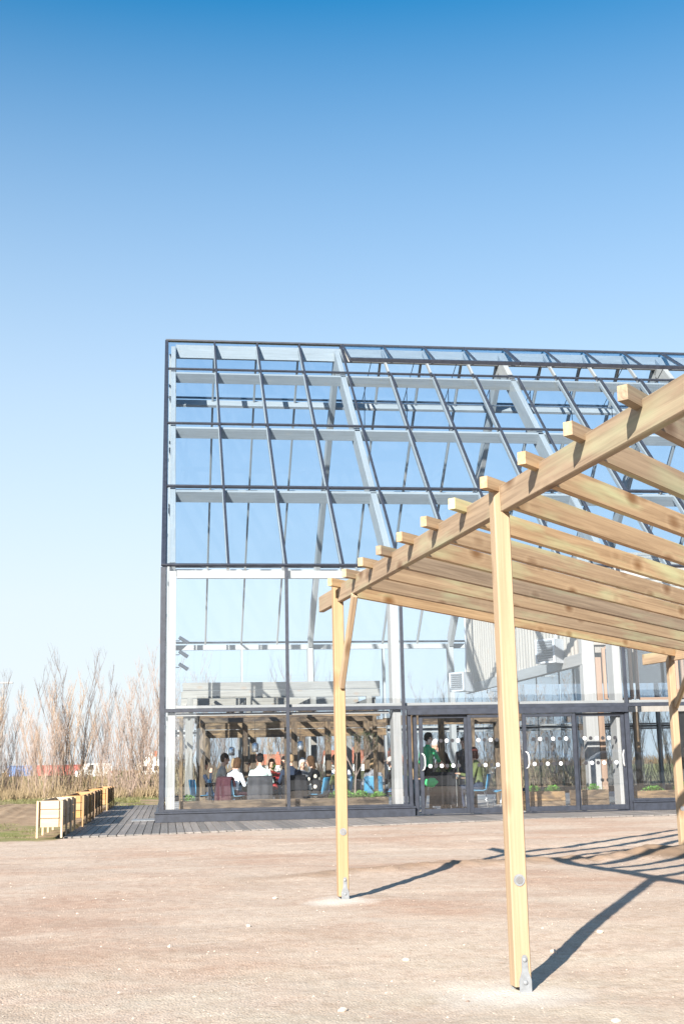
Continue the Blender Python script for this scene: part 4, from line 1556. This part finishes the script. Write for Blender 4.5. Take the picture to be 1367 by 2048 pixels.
    o_ = bpy.data.objects.new('person', b_.mesh('person', skin))
    col.objects.link(o_)
    o_.location = (x, y, 0.005)
    o_.rotation_euler.z = rz
    o_.scale = (sc_, sc_, sc_)
    md = o_.modifiers.new('r', 'REMESH'); md.mode = 'VOXEL'; md.voxel_size = 0.0095
    m2 = o_.modifiers.new('s', 'SMOOTH'); m2.iterations = 2; m2.factor = 0.4
    tag(o_, label, 'person', 'guests and staff inside the glasshouse')
    PEND.append((o_, S, [skin, shirt, trousers, 'shoe', 'eye', 'lip'], eyes, mouth))
    # hair
    h_ = MB()
    h_.ell(hq((0, -0.016, 0.034)), (0.084, 0.100, 0.100), Rh, 16, 12)
    h_.ell(hq((0, -0.045, 0.0)), (0.079, 0.065, 0.085), Rh, 14, 10)
    if style in ('bob', 'long'):
        for s_ in (-1, 1):
            h_.ell(hq((s_ * 0.066, -0.015, -0.03)), (0.026, 0.06, 0.095), Rh, 10, 8)
        h_.ell(hq((0, -0.06, -0.05)), (0.075, 0.05, 0.10), Rh, 12, 8)
    if style == 'long':
        for k_ in range(3):
            h_.ell(hq((-0.02 + 0.02 * k_, -0.075, -0.12 - 0.05 * k_)), (0.075, 0.04, 0.10), Rh, 12, 8)
    if style == 'bun':
        h_.ell(hq((0, -0.12, 0.03)), (0.045, 0.04, 0.045), Rh, 10, 8)
    ho = bpy.data.objects.new('hair', h_.mesh('hair', hair))
    col.objects.link(ho)
    ho.parent = o_
    md = ho.modifiers.new('r', 'REMESH'); md.mode = 'VOXEL'; md.voxel_size = 0.008
    PEND.append((ho, None, [hair], None, None))
    if cap_:
        c_ = MB()
        c_.ell(hq((0, -0.012, 0.055)), (0.090, 0.107, 0.088), Rh, 16, 10)
        c_.ell(hq((0, 0.12, 0.045)), (0.065, 0.075, 0.010), Rh, 14, 6)
        co = c_.build('cap', cap_, o_, True)
    return o_


def finish_people():
    bpy.context.view_layer.update()
    dg = bpy.context.evaluated_depsgraph_get()
    res = [(p, bpy.data.meshes.new_from_object(p[0].evaluated_get(dg))) for p in PEND]
    for (o_, S, mats, eyes, mouth), me in res:
        o_.modifiers.clear()
        o_.data = me
        me.name = o_.name
        me.materials.clear()
        for m in mats:
            me.materials.append(MT[m])
        nf_ = len(me.polygons)
        me.polygons.foreach_set('use_smooth', [True] * nf_)
        if S is None:
            co = np.zeros(len(me.vertices) * 3)
            me.vertices.foreach_get('co', co)
            co = co.reshape(-1, 3)
            for i_, v in enumerate(co):
                f = 1 + 0.05 * noise.noise(Vector(v) * 38)
                co[i_] = co[i_] + (0.007 * noise.noise((v[0] * 60, v[1] * 60, v[2] * 14)))
            me.vertices.foreach_set('co', co.ravel())
            me.update()
            continue
        ce = np.zeros(nf_ * 3)
        me.polygons.foreach_get('center', ce)
        ce = ce.reshape(-1, 3)
        best = np.full(nf_, 1e9)
        idx = np.zeros(nf_, dtype=np.int32)
        code = {'skin': 0, 'shirt': 1, 'trousers': 2, 'shoe': 3}
        for p0, p1, r0, r1, tg in S:
            p0, p1 = np.array(p0), np.array(p1)
            d = p1 - p0
            tt = np.clip(((ce - p0) @ d) / max(d @ d, 1e-9), 0, 1)
            dist = np.linalg.norm(ce - (p0 + tt[:, None] * d), axis=1) - (r0 + (r1 - r0) * tt)
            m = dist < best
            best[m] = dist[m]
            idx[m] = code[tg]
        for e in eyes:
            idx[np.linalg.norm(ce - np.array(e), axis=1) < 0.013] = 4
        md_ = ce - np.array(mouth)
        idx[np.linalg.norm(md_ * np.array([0.5, 1, 1.6]), axis=1) < 0.013] = 5
        me.polygons.foreach_set('material_index', idx)
        me.update()


def seat(label, clab, x, y, rz, cm='chair_blue', **kw):
    chair(x, y, rz, clab, cm)
    person(label, x, y, rz, True, **kw)


seat('man in pale green shirt seated with his back to the glass', 'shell chair under the man in the pale green shirt', 2.03, 1.75, R(-4),
     'cloth_charcoal', shirt='cloth_palegreen', hair='hair_black', trousers='cloth_charcoal', lean=0.2, sc_=1.02, nod=0.25)
jacket(2.03, 1.75, R(-4), 'cloth_charcoal', 'dark checked jacket over the chair of the man in pale green', 0.16, 0.29, 0.012, 1)
seat('man in dark navy vest seated with his back to the glass', 'shell chair under the man in the navy vest', 2.74, 1.75, R(6),
     'cloth_charcoal', shirt='cloth_navy', hair='hair_sandy', trousers='cloth_navy', lean=0.14, sc_=1.0)
jacket(2.74, 1.75, R(6), 'cloth_black', 'black quilted puffer jacket over the chair of the man in the vest', 0.2, 0.28, 0.03, 2)
seat('woman in white blouse with brown bob seated facing right', 'light blue chair under the woman in the white blouse', 1.40, 1.72, R(-48),
     'chair_lightblue', shirt='cloth_white', hair='hair_brown', style='bob', trousers='cloth_maroon', lean=0.22, sc_=0.96)
jacket(1.40, 1.72, R(-48), 'cloth_maroon', 'maroon coat over the light blue chair of the woman in white', 0.12, 0.25, 0.0, 3)
seat('woman with long brown hair in black floral top facing left', 'chair under the woman in the floral top', 3.34, 1.82, R(62),
     'chair_blue', shirt='cloth_floral', hair='hair_brown', style='long', trousers='cloth_floral', lean=0.22, sc_=0.97)
jacket(3.62, 1.70, R(50), 'cloth_olive', 'olive coat hung over the chair beside the farther pergola post', 0.12, 0.26, 0.0, 4)
seat('man in grey pullover with dark hair behind the woman in white', 'chair under the man in the grey pullover', 1.16, 2.55, R(-88),
     'chair_blue', shirt='cloth_beige', hair='hair_black', trousers='cloth_denim', lean=0.12, sc_=1.03)
seat('person in dark jacket resting chin on hand by the left posts', 'chair under the person resting chin on hand', 0.74, 3.3, R(-70),
     'chair_blue', shirt='cloth_navy', hair='hair_black', arms='chin', lean=0.1, sc_=0.93)
seat('man in dark cap seated on the far side of the long table', 'light blue chair of the man in the dark cap', 1.84, 3.35, R(178),
     'chair_lightblue', shirt='cloth_grey', hair='hair_black', cap_='cloth_black', lean=0.12, sc_=0.93)
seat('person in red top facing the window between the two men', 'chair of the person in the red top', 2.42, 3.35, R(176),
     'chair_blue', shirt='cloth_red', hair='hair_brown', style='bob', lean=0.14, sc_=0.93)
seat('person in grey top leaning in across from the floral top', 'chair of the person in the grey top', 3.12, 3.3, R(184),
     'chair_blue', shirt='cloth_grey', hair='hair_grey', style='bob', lean=0.2, sc_=0.94)
seat('person in black beside the second column wearing a beige hat', 'chair of the person in the beige hat', 5.28, 2.75, R(52),
     'chair_blue', shirt='cloth_black', hair='hair_grey', cap_='cloth_beige', lean=0.14, sc_=0.92)
seat('person in pale grey top seated behind the olive tree', 'blue chair of the person behind the olive tree', 4.72, 2.55, R(-10),
     'chair_blue', shirt='cloth_grey', hair='hair_sandy', style='bob', lean=0.2, sc_=0.9)
seat('man in black sweater facing left behind the farther pergola post', 'chair of the man in the black sweater', 3.95, 2.35, R(80),
     'chair_blue', shirt='cloth_black', hair='hair_black', lean=0.15, sc_=0.98)
seat('guest in white shirt at the back table, facing the windows', 'chair of the guest in white at the back table', 4.2, 4.3, R(170),
     'chair_blue', shirt='cloth_white', hair='hair_brown', lean=0.12, sc_=0.97)
seat('guest in dark jacket at the back, between the first window posts', 'chair of the guest in the dark jacket at the back', 1.55, 4.4, R(200),
     'chair_blue', shirt='cloth_navy', hair='hair_sandy', style='bob', lean=0.16, sc_=0.96)
seat('guest in charcoal top at the back behind the navy vest', 'chair of the guest in the charcoal top', 2.85, 4.5, R(160),
     'chair_blue', shirt='cloth_charcoal', hair='hair_black', style='long', lean=0.1, sc_=0.97)
person('standing person in dark coat beside the trellis behind the second door leaf', 7.55, 5.3, R(150), False, 0.98, 'cloth_charcoal', 'cloth_navy', 'skin', 'hair_brown', lean=0.05, arms='down')
person('waiter standing in a bright green shirt by the doors', 5.95, 2.35, R(-55), False, 1.02, 'cloth_green', 'cloth_black', 'skin', 'hair_black', lean=0.08, arms='reach', sleeve=False, turn=0.25)
person('standing man in black jacket bending over the flower table', 6.85, 3.95, R(105), False, 0.99, 'cloth_black', 'cloth_charcoal', 'skin', 'hair_grey', lean=0.5, arms='reach', nod=0.3)
seat('person with dark red hair in olive jacket seated facing left', 'blue chair under the person in the olive jacket', 7.12, 2.1, R(72),
     'chair_blue', shirt='cloth_olive', hair='hair_red', style='bob', trousers='cloth_navy', lean=0.1, sc_=1.05)
chair(6.15, 1.95, R(8), 'dark shell chair behind the first door leaf under a black jacket', 'cloth_charcoal')
jacket(6.15, 1.95, R(8), 'cloth_black', 'black jacket slung over the chair behind the first door leaf', 0.14, 0.30, 0.0, 6)
chair(7.55, 1.55, R(100), 'empty blue chair with steel legs behind the second door leaf', 'chair_blue')
jacket(7.55, 1.55, R(100), 'cloth_grey', 'grey jacket over the empty blue chair behind the doors', 0.2, 0.16, 0.0, 7)
b = MB()
b.ell((0, 0, 0), (0.19, 0.06, 0.10), None, 18, 12)
b.v = [tuple(Vector(v) + Vector((0, 0, 1)) * 0.05 * noise.noise(Vector(v) * 14) + Vector((0, 1, 0)) * 0.03 * noise.noise(Vector(v) * 9)) for v in b.v]
tag(b.build('scarf', 'cloth_brightgreen', None, True, (5.9, 1.62, 0.66), 0.2), 'bright green garment lying over the black jacket on the chair', 'garment')


def lamp(x, y, z, top, label):
    t_ = thing('pendant_lamp', label, 'lamp', (x, y, z), 0, 'steel pendant lamps')
    b_ = MB()
    b_.tube([(0, 0, 0), (0, 0, 0.02), (0, 0, 0.17), (0, 0, 0.20), (0, 0, 0.215)], [0.072, 0.078, 0.078, 0.060, 0.02], 16)
    b_.build('shade', 'steel', t_, True)
    b_ = MB()
    b_.tube([(0, 0, 0.21), (0, 0, top - z)], 0.005, 6)
    b_.build('cord', 'rubber', t_)


lamp(1.98, 2.6, 1.43, 2.28, 'largest steel pendant lamp above the man in pale green')
lamp(1.84, 4.3, 1.40, 2.28, 'smaller steel pendant lamp left of the dark indoor post')
lamp(1.55, 4.9, 1.38, 2.28, 'leftmost steel pendant lamp over the long table')
lamp(3.02, 2.5, 1.45, 2.28, 'steel pendant lamp on the post behind the second window')
lamp(10.95, 3.4, 1.35, 2.6, 'steel pendant lamp behind the window right of the doors')


def pot(x, y, z, label, seed, h=0.22):
    t_ = thing('potted_plant', label, 'plant', (x, y, z))
    b_ = MB()
    b_.tube([(0, 0, 0), (0, 0, 0.09), (0, 0, 0.10)], [0.04, 0.055, 0.055], 12)
    b_.build('pot', 'cloth_charcoal', t_)
    r2 = random.Random(seed)
    b_ = MB()
    for i_ in range(110):
        a = r2.uniform(0, 6.283)
        p = Vector((r2.gauss(0, 0.035), r2.gauss(0, 0.035), 0.10 + h * r2.random()))
        d = Vector((math.cos(a), math.sin(a), 0.5)) * 0.05
        e = Vector((-math.sin(a), math.cos(a), 0)) * 0.014
        b_.add([p, p + d * 0.5 + e, p + d, p + d * 0.5 - e], [(0, 1, 2, 3)])
    b_.tube([(0, 0, 0.08), (0, 0, 0.1 + h)], [0.005, 0.003], 4, 0, False)
    b_.build('foliage', 'herb_leaf', t_)


pot(2.40, 2.65, 0.758, 'tall potted plant on the long table right of pale green shirt', 3, 0.30)
pot(6.35, 2.98, 0.758, 'leafy potted plant on the flower table, left one', 4, 0.16)
pot(6.62, 3.05, 0.758, 'leafy potted plant on the flower table, right one', 5, 0.2)
for i, (x, y, lab) in enumerate(((6.1, 2.95, 'clear drinking glass at the left of the flower table'), (6.22, 3.1, 'clear drinking glass in the middle of the flower table'), (2.2, 2.45, 'drinking glass on the long table'))):
    b = MB()
    b.tube([(0, 0, 0), (0, 0, 0.13)], [0.028, 0.035], 12)
    tag(b.build('drinking_glass', 'glass_wall', None, True, (x, y, 0.758)), lab, 'glass')

finish_people()

# ------------------------------------------------------------------ far surroundings
t_ = thing('street_lamp', 'tall grey street lamp far behind the willows at the left', 'street lamp', (-13.5, 80, 0))
b = MB(); b.tube([(0, 0, -0.1), (0, 0, 8.3)], [0.10, 0.06], 10); b.build('pole', 'galvanised', t_)
b = MB(); b.bb((-0.35, -0.15, 8.28), (0.75, 0.15, 8.42)); b.build('lamp_head', 'galvanised', t_)


def container(x, y, L_, mat, label):
    t_ = thing('freight_container', label, 'container', (x, y, 0))
    b_ = MB()
    n_ = 40
    p = [(-L_ / 2 + L_ * i_ / n_, (0.05 if (i_ // 2) % 2 else 0)) for i_ in range(n_ + 1)] + [(L_ / 2, 2.4), (-L_ / 2, 2.4)]
    b_.prism(p, 0.15, 2.6)
    b_.build('body', mat, t_)
    for xx in (-L_ / 2, L_ / 2):
        piece('corner_post', (xx, -0.05, 0), (xx, -0.05, 2.65), 0.2, 0.2, mat, t_, (0, 1, 0))
    piece('top_rail', (-L_ / 2, -0.05, 2.66), (L_ / 2, -0.05, 2.66), 0.2, 0.15, mat, t_)


container(-26.5, 300, 12.2, 'container_red', 'far red freight container behind the middle of the willows')
container(-36.5, 300, 6.1, 'container_blue', 'far blue freight container near the left edge')


def house(x, y, wd_, dp, hw, hr, label, roof='roof_red', gable_front=False):
    t_ = thing('house', label, 'house', (x, y, 0))
    b_ = MB()
    if gable_front:
        b_.prism([(-wd_ / 2, 0), (wd_ / 2, 0), (wd_ / 2, hw), (0, hr - 0.15), (-wd_ / 2, hw)], 0, dp, ax='y')
        b_.build('wall', 'render_white', t_)
        for s_ in (-1, 1):
            c2 = MB()
            a = Vector((0, -0.4, hr)); e = Vector((s_ * (wd_ / 2 + 0.5), -0.4, hw - 0.35))
            up_ = Vector((0, 0, 0.18)); dd = Vector((0, dp + 0.8, 0))
            c2.add([a, e, e + dd, a + dd, a + up_, e + up_, e + dd + up_, a + dd + up_], [(0, 1, 2, 3), (7, 6, 5, 4), (0, 4, 5, 1), (1, 5, 6, 2), (2, 6, 7, 3), (3, 7, 4, 0)])
            c2.build('roof', roof, t_)
    else:
        b_.prism([(0, 0), (dp, 0), (dp, hw), (dp / 2, hr - 0.15), (0, hw)], -wd_ / 2, wd_ / 2, ax='x')
        b_.build('wall', 'render_white', t_)
        for s_ in (0, 1):
            c2 = MB()
            a = Vector((-wd_ / 2 - 0.3, dp / 2, hr)); e = Vector((-wd_ / 2 - 0.3, -0.5 if s_ == 0 else dp + 0.5, hw - 0.4))
            up_ = Vector((0, 0, 0.18)); dd = Vector((wd_ + 0.6, 0, 0))
            c2.add([a, e, e + dd, a + dd, a + up_, e + up_, e + dd + up_, a + dd + up_], [(0, 1, 2, 3), (7, 6, 5, 4), (0, 4, 5, 1), (1, 5, 6, 2), (2, 6, 7, 3), (3, 7, 4, 0)])
            c2.build('roof', roof, t_)
    c2 = MB()
    c2.bb((wd_ * 0.15, dp * 0.4, hr - 0.6), (wd_ * 0.15 + 0.6, dp * 0.4 + 0.6, hr + 0.8))
    c2.build('chimney', 'roof_red', t_)
    for xx in (-wd_ * 0.25, wd_ * 0.25):
        c2 = MB()
        c2.bb((xx - 0.5, -0.04, 0.9), (xx + 0.5, -0.005, 2.0))
        c2.build('window', 'car_glass', t_)


house(-4.2, 290, 5.4, 8, 2.4, 4.9, 'small white gabled house left behind the glasshouse corner', 'render_white', True)
house(39, 250, 9, 8, 2.0, 4.4, 'far white house with red roof seen through the second window')
house(51, 270, 8, 8, 2.0, 4.2, 'far white house with red roof, farther right through the glass')
house(29, 330, 10, 8, 2.2, 4.6, 'farthest red roofed house seen through the first window')


def vehicle(name, label, cat, loc, rz, body, prof, win, wd_, wheels, wr, tails=True):
    t_ = thing(name, label, cat, loc, rz)
    b_ = MB()
    # side profile lofted across the width with tumblehome
    n_ = len(prof)
    zs = [q[1] for q in prof]
    zt = max(zs)
    rows = []
    for u in (-1, -0.93, 0.0, 0.93, 1):
        row = []
        for (px, pz_) in prof:
            k_ = max(0, (pz_ - 0.85) / max(zt - 0.85, 0.1))
            yy = u * wd_ / 2 * (1 - 0.16 * k_)
            zz = pz_ - (0.05 * k_ if abs(u) == 1 else 0)
            row.append((px * (1 if abs(u) < 1 else 0.985), yy, zz))
        rows.append(row)
    vs = [v for r0 in rows for v in r0]
    fs = []
    for j in range(4):
        for i_ in range(n_):
            i2 = (i_ + 1) % n_
            fs.append((j * n_ + i_, j * n_ + i2, (j + 1) * n_ + i2, (j + 1) * n_ + i_))
    fs.append(tuple(range(n_ - 1, -1, -1)))
    fs.append(tuple(range(4 * n_, 5 * n_)))
    b_.add(vs, fs)
    b_.build('body', body, t_)
    for s_ in (-1, 1):
        for poly in win:
            c2 = MB()
            def yw(z_):
                return wd_ / 2 * (1 - 0.16 * max(0, (z_ - 0.85) / max(zt - 0.85, 0.1)))
            o1 = [(px, s_ * (yw(pz_) + 0.006), pz_) for px, pz_ in poly]
            o2 = [(px, s_ * (yw(pz_) - 0.02), pz_) for px, pz_ in poly]
            m_ = len(poly)
            c2.add(o1 + o2, [tuple(range(m_)), tuple(range(2 * m_ - 1, m_ - 1, -1))] + [(i_, m_ + i_, m_ + (i_ + 1) % m_, (i_ + 1) % m_) for i_ in range(m_)])
            c2.build('window', 'car_glass', t_)
        for wx in wheels:
            wo = MB()
            wo.tube([(wx, s_ * (wd_ / 2 - 0.20), wr), (wx, s_ * (wd_ / 2 + 0.005), wr)], wr, 20)
            we = wo.build('wheel', 'rubber', t_)
            wo = MB()
            wo.tube([(wx, s_ * (wd_ / 2 - 0.02), wr), (wx, s_ * (wd_ / 2 + 0.015), wr)], wr * 0.62, 16)
            wo.build('rim', 'steel', we)
        if tails:
            c2 = MB()
            e0 = max(q[0] for q in prof)
            c2.bb((e0 - 0.16, s_ * (wd_ / 2 - 0.02), 0.80), (e0 + 0.012, s_ * (wd_ / 2 - 0.26), 1.0))
            c2.build('tail_light', 'tail_red', t_)
            c2 = MB()
            e1 = min(q[0] for q in prof)
            c2.bb((e1 - 0.012, s_ * (wd_ / 2 - 0.05), 0.60), (e1 + 0.12, s_ * (wd_ / 2 - 0.36), 0.74))
            c2.build('headlight', 'steel', t_)
    return t_


CARP = [(-2.05, 0.30), (-2.08, 0.55), (-1.95, 0.78), (-1.15, 0.92), (-0.45, 1.40), (0.2, 1.50), (1.1, 1.47), (1.75, 1.30), (1.98, 0.98), (2.05, 0.80), (2.05, 0.30)]
CARW = [[(-0.95, 0.96), (-0.42, 1.33), (-0.05, 1.40), (-0.02, 0.96)], [(0.06, 0.96), (0.06, 1.40), (0.85, 1.39), (0.95, 0.97)], [(1.05, 0.98), (0.97, 1.38), (1.45, 1.27), (1.62, 1.02)]]
vehicle('parked_car', 'silver hatchback reflected in the window right of the doors', 'car', (20.2, -30.4, 0.012), R(12), 'car_silver', CARP, CARW, 1.75, (-1.3, 1.25), 0.31)
vehicle('parked_car', 'blue hatchback reflected in the last door leaf', 'car', (16.6, -30.6, 0.012), R(8), 'car_blue', CARP, CARW, 1.75, (-1.3, 1.25), 0.31)
VANP = [(-2.5, 0.35), (-2.55, 0.8), (-2.35, 1.15), (-1.75, 1.30), (-1.2, 2.05), (-0.8, 2.18), (2.4, 2.18), (2.5, 2.0), (2.5, 0.35)]
VANW = [[(-1.62, 1.28), (-1.12, 1.95), (-0.55, 1.98), (-0.5, 1.28)]]
vehicle('parked_van', 'white van far off behind the willows', 'van', (-10.6, 160, -0.03), R(35), 'render_white', VANP, VANW, 1.95, (-1.7, 1.6), 0.34)

# far hedgerow along the field edge
r = random.Random(77)
b = MB()
for i in range(2600):
    x, y = r.uniform(-130, 190), r.uniform(330, 380)
    h = (2.2 + 1.8 * noise.noise((x * 0.05, 0, 0))) * r.uniform(0.5, 1.2)
    d = Vector((r.uniform(-0.25, 0.25), 0, 1))
    b.tube([(x, y, -0.2), Vector((x, y, 0)) + d * h], [0.30, 0.05], 3, 0, False)
tag(b.build('far_hedgerow', 'hedge_brown'), 'brown leafless hedgerow along the distant field edge', 'hedgerow', kind='stuff')

# long barn and low hedge across the car park behind the camera (mirrored in the panes)
bn = thing('timber_barn', 'long dark timber barn across the car park, mirrored in the lower panes', 'barn', (0, -82, 0))
b = MB(); b.bb((3.0, -12, 0), (75, 0, 5.2)); b.build('wall', 'tabletop_dark', bn)
b = MB()
b.add([(2.4, 0.6, 5.1), (75.6, 0.6, 5.1), (75.6, -6, 7.4), (2.4, -6, 7.4), (2.4, -12.6, 5.1), (75.6, -12.6, 5.1)], [(0, 1, 2, 3), (3, 2, 5, 4), (0, 3, 4), (1, 5, 2), (0, 4, 5, 1)])
b.build('roof', 'anthracite', bn)
for i in range(9):
    b = MB(); b.bb((8 + i * 7.5, 0.005, 1.0), (9.6 + i * 7.5, 0.05, 2.3)); w_ = b.build('window', 'car_glass', bn)
    b = MB(); b.bb((7.9 + i * 7.5, 0.03, 0.9), (9.7 + i * 7.5, 0.07, 1.0)); b.build('sill', 'render_white', w_)
b = MB(); b.bb((40, 0.006, 0), (43.5, 0.06, 3.4)); b.build('door', 'brown_frame', bn)
r = random.Random(78)
b = MB()
for i in range(2200):
    x, y = r.uniform(-60, 40), r.uniform(-70, -66)
    h = 2.1 * r.uniform(0.5, 1.2)
    b.tube([(x, y, -0.2), (x + r.uniform(-0.5, 0.5), y, h)], [0.22, 0.04], 3, 0, False)
tag(b.build('hedge', 'hedge_brown'), 'low brown hedge across the car park, mirrored in the panes', 'hedge', kind='stuff')

b = MB()
b.add([(-70, -79, 0.012), (110, -79, 0.012), (110, -29.2, 0.012), (-70, -29.2, 0.012), (-70, -79, -0.3), (110, -79, -0.3), (110, -29.2, -0.3), (-70, -29.2, -0.3)], [(0, 1, 2, 3), (4, 7, 6, 5), (0, 4, 5, 1), (1, 5, 6, 2), (2, 6, 7, 3), (3, 7, 4, 0)])
tag(b.build('car_park', 'asphalt'), kind='structure')
